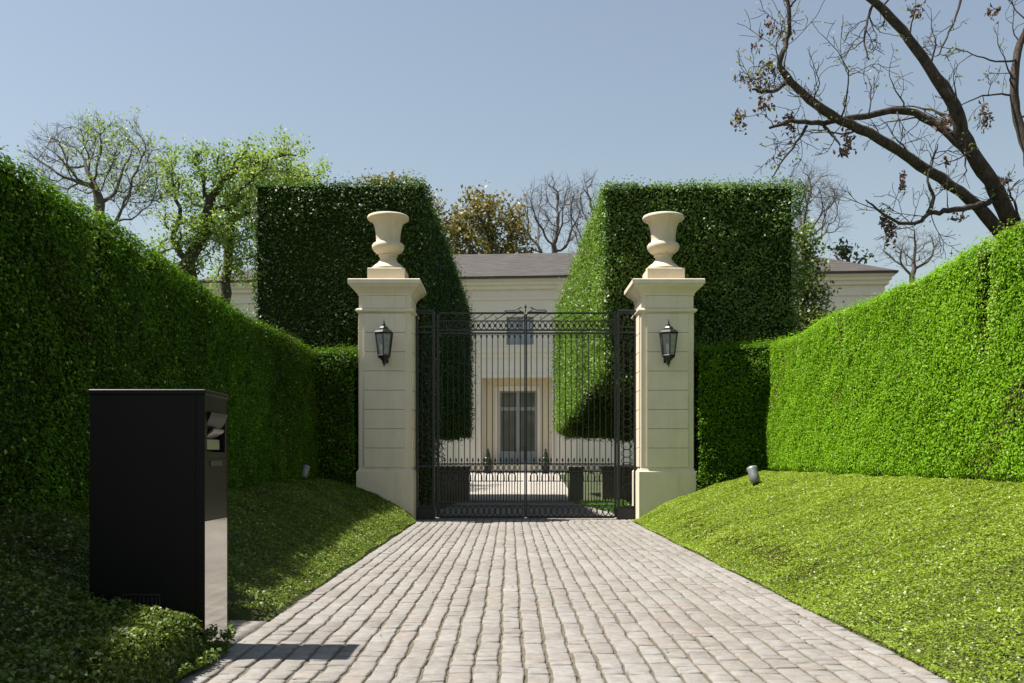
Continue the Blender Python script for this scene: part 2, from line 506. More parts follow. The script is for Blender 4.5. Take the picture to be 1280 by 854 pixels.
# ------------------------------------------------------------------ driveway of setts in long rows
def make_driveway():
    Vs, Qs, T, MI = [], [], [], []
    off = 0
    nrow = 29
    gx, gy = 6, 7

    def wob(i, Y):
        return 0.003 * math.sin(Y * 1.3 + i * 2.1) + 0.003 * math.sin(Y * 4.3 + i * 5.7) + 0.003 * math.sin(Y * 11 + i)
    def edge(i, Y):
        l, r = float(drive_l(Y)), float(drive_r(Y))
        e = l + (r - l) * i / nrow
        return e + (wob(i, Y) if 0 < i < nrow else 0.35 * wob(i, Y))
    for i in range(nrow):
        Y = -7.0 + random.uniform(-0.2, 0)
        while Y < 29.2:
            Ln = random.choice([0.11, 0.14, 0.17, 0.20, 0.25, 0.30]) * random.uniform(0.85, 1.18)
            if Y < 1.5 or Y > 21: Ln *= 1.5
            y0, y1 = Y, min(Y + Ln, 29.25)
            Y += Ln
            if y1 - y0 < 0.08: continue
            j = random.uniform(0.0055, 0.0125)
            a, b_ = y0 + random.uniform(.0015, .0065), y1 - random.uniform(.0015, .0065)
            sk0, sk1 = random.uniform(-.008, .008), random.uniform(-.008, .008)
            hz = random.uniform(-0.002, 0.002); tx = random.uniform(-.006, .006); ty = random.uniform(-.006, .006)
            us = [0.0, 0.0, 0.10, 0.90, 1.0, 1.0]; vs_ = [0.0, 0.0, 0.05, 0.5, 0.95, 1.0, 1.0]
            en = [random.uniform(-.006, .006) for _ in range(14)]
            P = []
            for v_i, v in enumerate(vs_):
                for u_i, u in enumerate(us):
                    yy = a + (b_ - a) * v + (sk0 * (1 - v) + sk1 * v) * (u - 0.5)
                    xl, xr = edge(i, yy) + j, edge(i + 1, yy) - j
                    x = xl + (xr - xl) * u
                    if u_i in (0, 1): x += en[v_i]
                    if u_i in (4, 5): x += en[7 + v_i]
                    if (u_i in (0, 1, 4, 5)) and (v_i in (0, 1, 5, 6)):
                        x += (0.5 - u) * 0.011
                        yy += (0.5 - v) * 0.008
                    ring = u_i in (0, 5) or v_i in (0, 6)
                    rim = (u_i in (1, 4)) or (v_i in (1, 5))
                    z = hz + (u - .5) * tx + (v - .5) * ty + random.uniform(-.0012, .0012)
                    if ring: z = -0.045
                    elif rim: z -= 0.0035
                    P.append((x, yy, z + float(grade(yy)) + 0.012))
            Vs.append(P)
            for r in range(gy - 1):
                for c in range(gx - 1):
                    k = off + r * gx + c
                    Qs.append((k, k + 1, k + gx + 1, k + gx))
            q = min(max(random.gauss(0.5, 0.2), 0), 0.8) if random.random() > 0.09 else random.uniform(0.8, 1.0)
            T += [q] * ((gx - 1) * (gy - 1)); MI += [0] * ((gx - 1) * (gy - 1))
            off += gx * gy
    # short spur of setts beside the intercom pillar
    for (sx0, sx1) in ((-1.98, -1.82), (-1.815, -1.675)):
        for (sy0, sy1) in ((6.22, 6.42), (6.43, 6.62), (6.63, 6.86)):
            z = random.uniform(0.008, 0.014)
            ring = [(sx0, sy0), (sx1, sy0), (sx1, sy1), (sx0, sy1)]
            P = [(x, y, -0.05) for x, y in ring] + [(x, y, z) for x, y in ring]
            Vs.append(P)
            for q in ((4, 5, 6, 7), (0, 1, 5, 4), (1, 2, 6, 5), (2, 3, 7, 6), (3, 0, 4, 7)):
                Qs.append(tuple(off + k for k in q)); T.append(random.uniform(.3, .7)); MI.append(0)
            off += 8
    # bedding under the stones
    ys = np.linspace(-7.2, 29.25, 74)
    P = []
    for y in ys:
        l, r = float(drive_l(y)), float(drive_r(y))
        P += [(l - .01, y, float(grade(y)) + 0.001), (r + .01, y, float(grade(y)) + 0.001)]
    Vs.append(P)
    for k in range(len(ys) - 1):
        b = off + 2 * k
        Qs.append((b, b + 1, b + 3, b + 2)); T.append(0.5); MI.append(1)
    V = np.array([p for q in Vs for p in q])
    o = mesh_np('driveway', V, np.array(Qs), [M['cobble'], M['joint']], MI, T)
    return tag(o, kind='structure')


make_driveway()

# forecourt in front of the house
m = MB()
ys = [29.0, 33, 37, 44, 46.5]
for a, b in zip(ys[:-1], ys[1:]):
    za, zb = float(grade(a)) + 0.02, float(grade(b)) + 0.02
    m.add([(-15, a, za), (17, a, za), (17, b, zb), (-15, b, zb)], [(0, 1, 2, 3)])
tag(m.build('forecourt_paving', M['court']), kind='structure')


m = MB()
m.add([(-90, -22, .02), (90, -22, .02), (90, -7.1, .02), (-90, -7.1, .02)], [(0, 1, 2, 3)])
tag(m.build('street', M['concrete']), kind='structure')

# ------------------------------------------------------------------ ground cover
def make_cover(name, lab, x0, x1, y0, y1, dens, size, mat, reject=None, sh=(0.015, 0.10), brown=None, tilt=0.45, fall=.16):
    n = int((x1 - x0) * (y1 - y0) * dens)
    X = rng.uniform(x0, x1, n)
    Y = y0 + (y1 - y0) * rng.uniform(0, 1, n)
    keep = np.ones(n, bool)
    if reject is not None:
        keep &= ~reject(X, Y)
    X, Y = X[keep], Y[keep]
    n = len(X)
    P0 = np.stack([X, Y, np.zeros(n)], 1)
    lp = lump(P0, 2.6, 0)
    lp2 = lump(P0, 9.0, 1)
    H = sh[1] * (0.55 + 0.2 * lp + 0.22 * lp2).clip(0.12, 1.3)
    d_edge = np.minimum(np.abs(X - DL), np.abs(X - DR))
    H *= np.clip(d_edge / fall, 0.3, 1)
    hh = sh[0] + H * rng.uniform(0.55, 1, n)
    Z = np.where(Y < 18, np.maximum(bank(X, Y), 0.012), bank(X, Y)) + hh
    C = np.stack([X, Y, Z], 1)
    N = rng.normal(size=(n, 3)) * tilt + np.array([0, 0, 1.0])
    L = size * rng.uniform(0.6, 1.35, n) * np.clip(0.82 + (Y - 5) * 0.03, .82, 1.25)
    tint = np.clip(0.48 + 0.14 * lp + 0.07 * lp2 + rng.normal(0, 0.16, n), 0.13, 0.9)
    tint = np.where(rng.uniform(size=n) < 0.06, rng.uniform(0.93, 1, n), tint)
    if brown is not None:
        pb = brown(X, Y)
        isb = rng.uniform(size=n) < pb
        tint = np.where(isb, rng.uniform(0, 0.14, n), tint)
        C[isb, 2] -= 0.02
    V, Q = leaf_quads(C, N, L, 0.62, 0.2)
    o = mesh_np(name, V, Q, mat, tint=tint)
    return tag(o, lab, 'ground cover' if 'cover' in name else 'lawn', kind='stuff')


KX0, KX1, KY0, KY1 = -2.352, -1.706, 5.57, 6.02
PL = (-2.74, -1.77); PR = (2.37, 3.34); PY = (18.0, 18.97)


def rej_left(X, Y):
    k = (X > KX0 - .01) & (X < KX1 + .01) & (Y > KY0 - .01) & (Y < KY1 + .01)
    sp = (X > -2.0) & (Y > 6.19) & (Y < 6.88)
    return k | sp | ((X > PL[0] - .02) & (Y > PY[0] - .02)) | (X > DL - .015 + 0.02 * np.sin(Y * 3)) | ((Y > 18.35) & (X < -2.7))


def rej_near(X, Y):
    k = (X > KX0 - .01) & (X < KX1 + .01) & (Y > KY0 - .01) & (Y < KY1 + .01)
    sp = (X > -2.0) & (Y > 6.19) & (Y < 6.88)
    lim = np.where(Y < 5.75, DL + .05, DL - .01)
    return k | sp | (X > lim + 0.025 * np.sin(Y * 5) + .015 * np.sin(Y * 17))


def brown_right(X, Y):
    s = X - DR
    band = np.exp(-((s - 0.36 - 0.05 * np.sin(Y * 1.3)) / 0.20) ** 2) * np.clip((Y - 7.2) / 2, 0, 1) * np.clip((17.5 - Y) / 2, 0, 1)
    spots = np.clip(lump(np.stack([X, Y, X * 0], 1), 3.4, 2) - 0.45, 0, 1)
    return np.clip(0.02 + 0.85 * band * (0.4 + 0.6 * (lump(np.stack([X, Y, X * 0], 1), 5, 2) > -0.1)) + 0.5 * spots, 0, 0.75)


def brown_left(X, Y):
    return np.clip(0.03 + 0.5 * np.clip(lump(np.stack([X, Y, X * 0], 1), 3.0, 2) - 0.3, 0, 1), 0, .6)


def rej_right(X, Y):
    return ((X < PR[1] + .02) & (Y > PY[0] - .02)) | (X < DR - .02 + 0.02 * np.sin(Y * 2.3)) | ((Y > 18.35) & (X > 3.3))


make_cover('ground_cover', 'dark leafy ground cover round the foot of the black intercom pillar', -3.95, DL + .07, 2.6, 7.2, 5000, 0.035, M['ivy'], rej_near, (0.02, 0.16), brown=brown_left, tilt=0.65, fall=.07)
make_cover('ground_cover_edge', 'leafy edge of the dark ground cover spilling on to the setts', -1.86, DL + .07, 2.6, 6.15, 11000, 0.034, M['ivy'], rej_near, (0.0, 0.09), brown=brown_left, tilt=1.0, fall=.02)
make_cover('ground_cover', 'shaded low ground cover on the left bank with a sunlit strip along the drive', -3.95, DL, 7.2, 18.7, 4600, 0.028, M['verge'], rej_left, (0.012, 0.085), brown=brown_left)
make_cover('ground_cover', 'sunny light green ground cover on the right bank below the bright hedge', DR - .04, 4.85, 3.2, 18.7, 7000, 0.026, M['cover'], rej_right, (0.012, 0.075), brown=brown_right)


def rej_in(X, Y):
    return X < drive_r(Y) + 0.02


make_cover('inner_lawn', 'small bright lawn patch inside the gate beside the right post', 1.72, 4.6, 19.4, 27.6, 900, 0.06, M['grass_in'], rej_in, (0.01, 0.06), tilt=1.2)


# ------------------------------------------------------------------ clipped hedges
def make_hedge(name, dims, warp, r, leaf, faces, mat, lump_amp=0.05, lump_scale=1.6, label=None, group=None, depth=0.11, cat='hedge',
               core_in=0.075, outward=0.9, tint0=0.5, wild=None, top_fuzz=1.0, creases=(), zbias=0.6):
    """A rounded box (dims = sx, sy, sz) of leaves over a dark twiggy core, bent to place by warp(points). faces: {axis code: leaves per m2}"""
    sx, sy, sz = dims
    D = np.array([sx, sy, sz])

    def rounded(P, rr, ins=0.0):
        lo, hi = np.full(3, rr), D - rr
        q = np.clip(P, lo, hi)
        d = P - q
        n = unit(d + 1e-9)
        return q + n * (rr - ins), n
    Cs, Ns, Tp = [], [], []
    for code, dens in faces.items():
        ax = 'xyz'.index(code[1]); hi = code[0] == '+'
        o1, o2 = [k for k in range(3) if k != ax]
        n = int(D[o1] * D[o2] * dens)
        P = np.empty((n, 3))
        P[:, o1] = rng.uniform(0, D[o1], n); P[:, o2] = rng.uniform(0, D[o2], n); P[:, ax] = D[ax] if hi else 0
        C, N = rounded(P, r)
        C2 = warp(C.copy())
        eps = 0.02
        lp = lump(C2, lump_scale, 0) * lump_amp + lump(C2, lump_scale * 4.2, 1) * lump_amp * 0.55
        inn = -np.abs(rng.normal(0, depth * 0.5, n)) + rng.uniform(0, 0.05, n)
        C3 = warp(C + N * (lp + inn)[:, None])
        if code == '+z':
            sp = rng.uniform(size=n) < 0.3
            C3[sp, 2] += np.abs(rng.normal(0, 0.05 * top_fuzz, sp.sum()))
        if top_fuzz > 1.5 and code[1] == 'x':
            sp = rng.uniform(size=n) < 0.25
            C3[sp] += (N * np.abs(rng.normal(0, .10, n))[:, None])[sp]
        Nw = unit(warp(C + N * eps) - warp(C))
        Cs.append(C3); Ns.append(Nw); Tp.append(np.clip(1 + inn / depth * 0.5, 0.2, 1) * 0 + inn)
    C = np.concatenate(Cs); N = np.concatenate(Ns); inn = np.concatenate(Tp)
    n = len(C)
    if wild is not None:
        C, N = wild(C, N)
    drop = np.zeros(n, bool); pale = np.zeros(n, bool)
    for (yc, wd, zlo, ax) in creases:
        u = np.exp(-((C[:, 1] - yc - 0.05 * np.sin(C[:, 2] * 4 + yc)) / wd) ** 2) * np.clip((C[:, 2] - zlo) / 0.5, 0, 1)
        C[:, 0] -= ax * u * 0.05
        drop |= rng.uniform(size=n) < u * 0.75
        pale |= (rng.uniform(size=n) < .35) & (np.exp(-((C[:, 1] - yc) / (wd * 2.6)) ** 2) * np.clip((C[:, 2] - zlo) / 0.5, 0, 1) > .3)
        inn = np.where(drop, -0.3, inn)
    gaps = lump(C, 3.1, 2) + 0.5 * lump(C, 8.0, 0)
    keep = rng.uniform(size=n) > np.clip((gaps - 0.85) * 0.9, 0, 0.6)
    keep &= ~drop
    pale = pale[keep]
    C, N, inn, gaps = C[keep], N[keep], inn[keep], gaps[keep]
    n = len(C)
    Nn = N * outward + rng.normal(size=(n, 3)) * 0.5 + np.array([0, 0, zbias])
    L = leaf * rng.uniform(0.65, 1.35, n)
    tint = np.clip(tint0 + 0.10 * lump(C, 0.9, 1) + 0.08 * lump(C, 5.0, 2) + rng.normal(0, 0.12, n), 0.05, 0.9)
    dry = np.clip(lump(C, 2.4, 2) - 0.62, 0, 1) * 0.55 + 0.008
    tint = np.where(rng.uniform(size=n) < dry, rng.uniform(0, 0.024, n), tint)
    tint = np.where(rng.uniform(size=n) < 0.03, rng.uniform(0.92, 1.0, n), tint)
    tint = np.where(pale, rng.uniform(0.9, 1.0, n), tint)
    V, Q = leaf_quads(C, Nn, L, 0.55, 0.25)
    # core
    CV, CQ = [], []
    off = len(V)
    for ax in range(3):
        for hi in (0, 1):
            o1, o2 = [k for k in range(3) if k != ax]
            n1 = max(4, int(D[o1] / 0.35)); n2 = max(4, int(D[o2] / 0.35))
            a, b = np.meshgrid(np.linspace(0, D[o1], n1 + 1), np.linspace(0, D[o2], n2 + 1))
            P = np.empty((a.size, 3)); P[:, o1] = a.ravel(); P[:, o2] = b.ravel(); P[:, ax] = D[ax] * hi
            Pc, Nc = rounded(P, r, core_in)
            CV.append(warp(Pc))
            i = np.arange(n2 * (n1 + 1)).reshape(n2, n1 + 1)[:, :-1].ravel()
            CQ.append(np.stack([i, i + 1, i + n1 + 2, i + n1 + 1], 1) + off)
            off += len(P)
    CV = np.concatenate(CV); CQ = np.concatenate(CQ)
    V = np.concatenate([V, CV]); Q = np.concatenate([Q, CQ])
    mi = np.concatenate([np.zeros(n, int), np.ones(len(CQ), int)])
    tint = np.concatenate([tint, np.zeros(len(CQ))])
    o = mesh_np(name, V, Q, [mat, M['hedge_core']], mi, tint)
    return tag(o, label, cat, group)


# long hedge on the left (its face is at X = -3.65)
def warp_left(P):
    Y = P[:, 1] + 3.5
    top = 3.285 - 0.20 * np.clip((Y - 6.5) / 7, 0, 1) + 0.015 * np.sin(Y * 0.9) + 0.5 * np.clip((5.5 - Y) / 1.2, 0, 1.3)  # unseen near end raised so that it shades the foreground
    zb = 0.62 + 0.1 * np.clip((Y - 6) / 12, 0, 1)
    X = -5.06 + P[:, 0] - 0.05 * (P[:, 2] / 2.5)
    return np.stack([X, Y, zb + P[:, 2] / 2.5 * (top - zb)], 1)


make_hedge('clipped_hedge', (1.6, 15.4, 2.5), warp_left, 0.12, 0.034, {'+x': 4200, '+z': 3000, '-y': 900, '+y': 1400}, M['hedge'], 0.04, 1.5, creases=[(8.4, .07, 2.3, 1), (9.6, .05, 2.6, 1)], tint0=0.21, depth=0.09,  # same plant as the right hedge; lower tint paints in its shade
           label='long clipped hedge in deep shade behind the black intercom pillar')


def warp_right(P):
    Y = P[:, 1] + 3.5
    top = 3.30 - 0.10 * np.clip((Y - 9) / 8, 0, 1) + 0.015 * np.sin(Y * 0.8 + 1)
    zb = 0.87 + 0.05 * np.clip((Y - 6) / 12, 0, 1)
    X = 4.60 + P[:, 0] + 0.10 * (P[:, 2] / 2.5)
    return np.stack([X, Y, zb + P[:, 2] / 2.5 * (top - zb)], 1)


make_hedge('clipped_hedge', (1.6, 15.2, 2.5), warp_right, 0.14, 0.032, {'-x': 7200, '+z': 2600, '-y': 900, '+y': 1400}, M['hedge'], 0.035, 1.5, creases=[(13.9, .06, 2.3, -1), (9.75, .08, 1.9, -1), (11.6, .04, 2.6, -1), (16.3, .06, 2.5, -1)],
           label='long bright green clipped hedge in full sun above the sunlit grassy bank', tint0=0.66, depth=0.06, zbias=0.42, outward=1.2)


def warp_sl(P):
    X = -4.3 + P[:, 0] * 0.945; Y = 17.95 + P[:, 1]
    return np.stack([X, Y, 0.45 + P[:, 2] + 0 * X], 1)


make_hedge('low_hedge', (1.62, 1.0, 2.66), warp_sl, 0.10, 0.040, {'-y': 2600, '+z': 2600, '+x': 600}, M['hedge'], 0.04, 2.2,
           label='short dark hedge wedged between the left stone pillar and the shaded hedge', group='short hedges beside the gate pillars', tint0=0.22)  # leaf tint lowered to deepen the shaded front


def warp_sr(P):
    X = 3.37 + P[:, 0] * 0.94; Y = 17.88 + P[:, 1]
    return np.stack([X, Y, 0.45 + P[:, 2] + 0.03 * np.sin(X * 3)], 1)


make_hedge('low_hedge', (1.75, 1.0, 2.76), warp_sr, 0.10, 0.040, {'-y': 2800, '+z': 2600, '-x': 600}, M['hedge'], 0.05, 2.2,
           label='short hedge with flecks of sun between the right stone pillar and the sunlit hedge', group='short hedges beside the gate pillars', tint0=0.32)  # lowered tint puts the front's shade into the leaf colour


# tall hedge blocks flanking the drive behind the gate
def block_base(Y):
    near = 0.2
    far = 1.50 + (Y - 21.3) * 0.030
    t = np.clip((Y - 21.0) / 0.7, 0, 1)
    return near * (1 - t) + far * t


def warp_bl(P):
    u = P[:, 1] / 14.5
    Y = 19.55 + P[:, 1]
    inner = -1.58 + 0.30 * u
    zt = 6.62 - 0.45 * u
    zb = block_base(Y)
    X = inner - (3.45 - P[:, 0])
    Z = zb + P[:, 2] / 6.0 * (zt - zb)
    X = X - 0.05 * (Z / 6.0)
    return np.stack([X, Y, Z], 1)


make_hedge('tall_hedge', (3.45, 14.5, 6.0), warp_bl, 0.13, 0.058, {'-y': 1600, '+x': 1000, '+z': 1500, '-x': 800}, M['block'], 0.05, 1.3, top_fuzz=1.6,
           label='towering square hedge block behind the left pillar with a dark shaded side', depth=0.25, group='tall hedge blocks beyond the gate', cat='hedge', core_in=0.08, tint0=0.3)  # darker tint than the right block, with its shade in the leaves


def warp_br(P):
    u = P[:, 1] / 14.5
    Y = 19.55 + P[:, 1]
    inner = 1.86 - 0.22 * u
    zt = 6.58 - 0.48 * u
    zb = block_base(Y)
    X = inner + P[:, 0]
    Z = zb + P[:, 2] / 6.0 * (zt - zb)
    zl = 2.75 - 0.75 * u
    X = X + np.clip(zl + .1 - Z, 0, 0.8) * 1.35 * np.clip(1 - P[:, 0] / 2.2, 0, 1)
    return np.stack([X, Y, Z], 1)


def wild_br(C, N):
    f = np.clip((C[:, 0] - 4.7) / 0.9, 0, 1)
    j = rng.normal(size=C.shape) * 0.07 * f[:, None]
    j += f[:, None] * np.stack([lump(C, 2.0, 0), lump(C, 2.2, 1), lump(C, 2.0, 2)], 1) * np.array([0.20, 0.10, 0.12])
    return C + j, N


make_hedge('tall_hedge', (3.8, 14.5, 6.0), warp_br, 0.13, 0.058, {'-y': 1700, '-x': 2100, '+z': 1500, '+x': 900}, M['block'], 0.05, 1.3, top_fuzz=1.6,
           label='towering hedge block behind the right pillar with one sunlit side', depth=0.13, group='tall hedge blocks beyond the gate', core_in=0.08, tint0=0.57, wild=wild_br, zbias=0.45)  # raised tint paints the sunlit side's pale glints into the leaves


# ------------------------------------------------------------------ gate pillars
def rust_panel(mb, x0, x1, yf, yb, z0, z1, courses):
    """A pilaster face of stacked courses with shallow joints."""
    h = (z1 - z0) / courses
    for k in range(courses):
        a, b = z0 + k * h + 0.007, z0 + (k + 1) * h - 0.007
        mb.stack_rect([(x0, x1, yf, yb)], [(0.008, 0), (0, 0.008), (0, b - a - 0.008), (0.008, b - a)], a)


def make_pillar():
    root = empty('gate_pillar', ((PL[0] + PL[1]) / 2, (PY[0] + PY[1]) / 2, 0.0))
    w = 0.485
    s = MB()
    # core shaft, then courses on all four faces standing 3 cm proud
    s.box(-w + .03, w - .03, -w + .03, w - .03, 0.95, 4.09)
    zc0, zc1, nc = 0.985, 3.77, 8
    h = (zc1 - zc0) / nc
    s.box(-w + .012, w - .012, -w + .012, w - .012, zc0 - .01, zc1 + .008)
    for k in range(nc):
        a, b = zc0 + k * h + 0.004, zc0 + (k + 1) * h - 0.004
        s.stack_rect([(-w + .112, w - .112, -w - .016, w + .016)], [(0.005, 0), (0, 0.005), (0, b - a - 0.005), (0.005, b - a)], a + .0015)
        s.stack_rect([(-w - .016, w + .016, -w + .112, w - .112)], [(0.005, 0), (0, 0.005), (0, b - a - 0.005), (0.005, b - a)], a + .0025)
    # frieze under the capital
    s.box(-w + .012, w - .012, -w + .012, w - .012, 3.862, 4.088)
    s.box(-w + .112, w - .112, -w - .014, w + .014, 3.865, 4.086)
    s.build('shaft', M['lime'], root)
    p = MB()
    p.stack_rect([(-w - .03, w + .03, -w - .03, w + .03)], [(0.012, -0.4), (0.0, -0.39), (0.0, 0.905), (0.02, 0.925), (0.046, 0.982), (0.054, 0.984)], 0.0)
    p.build('plinth', M['lime'], root)
    n = MB()
    n.stack_rect([(-w - .05, w + .05, -w - .05, w + .05)], [(0.052, 0), (0.03, 0.012), (0.008, 0.03), (0.0, 0.045), (0.004, 0.062), (0.03, 0.078), (0.052, 0.088)], 3.776)
    n.build('neck_moulding', M['lime'], root)
    c = MB()
    e = 0.652
    prof = [(0.185, 0), (0.165, 0.006), (0.16, 0.04), (0.145, 0.06), (0.125, 0.085), (0.095, 0.115), (0.06, 0.14), (0.042, 0.155), (0.028, 0.175), (0.028, 0.19),
            (0.0, 0.2), (0.0, 0.272), (0.012, 0.286), (0.05, 0.29)]
    c.stack_rect([(-e, e, -e, e)], prof, 4.088)
    c.build('capital', M['lime'], root)
    return root


pil = make_pillar()
tag(pil, 'cream stone gate pillar with capital on the shaded left bank of the drive', 'pillar', 'gate pillars')
pil2 = copy_tree(pil)
pil2.location = ((PR[0] + PR[1]) / 2, (PY[0] + PY[1]) / 2, 0)
tag(pil2, 'cream stone gate pillar with capital beside the sunlit right bank', 'pillar', 'gate pillars')


def make_urn():
    root = empty('stone_urn', (-2.255, 18.485, 4.378))
    b = MB()
    b.stack_rect([(-.34, .34, -.34, .34)], [(0, 0), (0, 0.235), (0.012, 0.25)], 0.0)
    b.build('base_block', M['urn'], root)
    u = MB()
    prof = [(0.02, .25), (0.315, 0.25), (0.325, 0.268), (0.32, 0.29), (0.30, 0.305), (0.285, 0.31), (0.275, 0.33), (0.245, 0.355), (0.20, 0.385), (0.165, 0.43), (0.15, 0.475),
            (0.15, 0.505), (0.172, 0.512), (0.178, 0.53), (0.168, 0.545), (0.18, 0.555), (0.235, 0.585), (0.275, 0.625), (0.298, 0.675), (0.298, 0.715), (0.275, 0.75),
            (0.235, 0.772), (0.222, 0.785), (0.222, 0.84), (0.228, 0.92), (0.242, 1.01), (0.262, 1.09), (0.288, 1.145), (0.33, 1.17),
            (0.365, 1.185), (0.383, 1.205), (0.385, 1.235), (0.372, 1.262), (0.345, 1.275), (0.31, 1.272), (0.28, 1.24), (0.24, 1.12), (0.1, 1.05), (0.01, 1.04)]
    u.lathe((0, 0, 0), prof, 48)
    u.build('vase', M['urn'], root)
    return root


urn = make_urn()
tag(urn, 'classical stone urn on top of the left gate pillar, against dark hedge', 'urn', 'urns on the gate pillars')
urn2 = copy_tree(urn)
urn2.location = (2.855, 18.485, 4.378)
tag(urn2, 'classical stone urn on top of the right gate pillar, next to the sunlit hedge side', 'urn', 'urns on the gate pillars')


# ------------------------------------------------------------------ wall lanterns
def make_lantern():
    root = empty('wall_lantern', (-2.235, 17.98, 3.15))
    n = 6
    cy = -0.27
    bp = MB()
    bp.stack_rect([(-.05, .05, -.0, -.03)], [(0, -0.28), (0, 0.1)], 0.0)
    bp.build('back_plate', M['lantern'], root)
    br = MB()
    br.tube([(0, -.02, -.22), (0, -.09, -.30), (0, -.19, -.33), (0, cy, -.30)], 0.013, 8)
    br.build('bracket', M['lantern'], root)
    br = MB()
    br.tube([(0, -.02, 0.02), (0, -.06, 0.05), (0, -.10, 0.10)], 0.010, 8)
    br.build('stay', M['lantern'], root)
    fr = MB()
    zt, zb, rt, rb = 0.215, -0.175, 0.165, 0.112
    for k in range(n):
        a = 2 * PI * k / n + PI / 6
        p = lambda r, z: (r * math.cos(a), cy + r * math.sin(a), z)
        fr.tube([p(rb, zb), p(rt, zt)], 0.011, 5, smooth=False)
    for (r, z) in ((rt, zt), (rb, zb)):
        fr.tube([(r * math.cos(2 * PI * k / n + PI / 6), cy + r * math.sin(2 * PI * k / n + PI / 6), z) for k in range(n)], 0.014, 6, closed=True, smooth=False)
    fr.build('cage', M['lantern'], root)
    g = MB()
    g.lathe((0, cy, 0), [(rb - .008, zb + .012), (rt - .008, zt - .012)], n, smooth=False, phase=PI / 6)
    g.build('glass', M['lglass'], root)
    rf = MB()
    rf.lathe((0, cy, 0), [(0.185, 0.222), (0.19, 0.232), (0.15, 0.268), (0.11, 0.292), (0.085, 0.30), (0.09, 0.312), (0.06, 0.345), (0.025, 0.362)], n, smooth=False, phase=PI / 6)
    rf.build('roof', M['lantern'], root)
    fi = MB()
    fi.lathe((0, cy, 0), [(0.012, 0.36), (0.03, 0.375), (0.03, 0.388), (0.01, 0.40), (0.018, 0.418), (0.006, 0.44), (0.004, 0.475)], 10)
    fi.build('finial', M['lantern'], root)
    bt = MB()
    bt.lathe((0, cy, 0), [(0.118, -0.19), (0.10, -0.215), (0.07, -0.235), (0.04, -0.265), (0.028, -0.29), (0.034, -0.305), (0.014, -0.33), (0.006, -0.38)][::-1], 12)
    bt.build('drop', M['lantern'], root)
    return root


lan = make_lantern()
tag(lan, 'black hexagonal wall lantern on the front of the left pillar', 'lantern', 'lanterns on the gate pillars')
lan2 = copy_tree(lan)
lan2.location = (2.83, 17.98, 3.15)
tag(lan2, 'black hexagonal wall lantern on the front of the right pillar', 'lantern', 'lanterns on the gate pillars')


# ------------------------------------------------------------------ iron gate (two leaves and two fixed posts)
def ring_pts(cx, cz, rx, rz, n=14):
    return [(cx + rx * math.cos(2 * PI * k / n), 0, cz + rz * math.sin(2 * PI * k / n)) for k in range(n)]


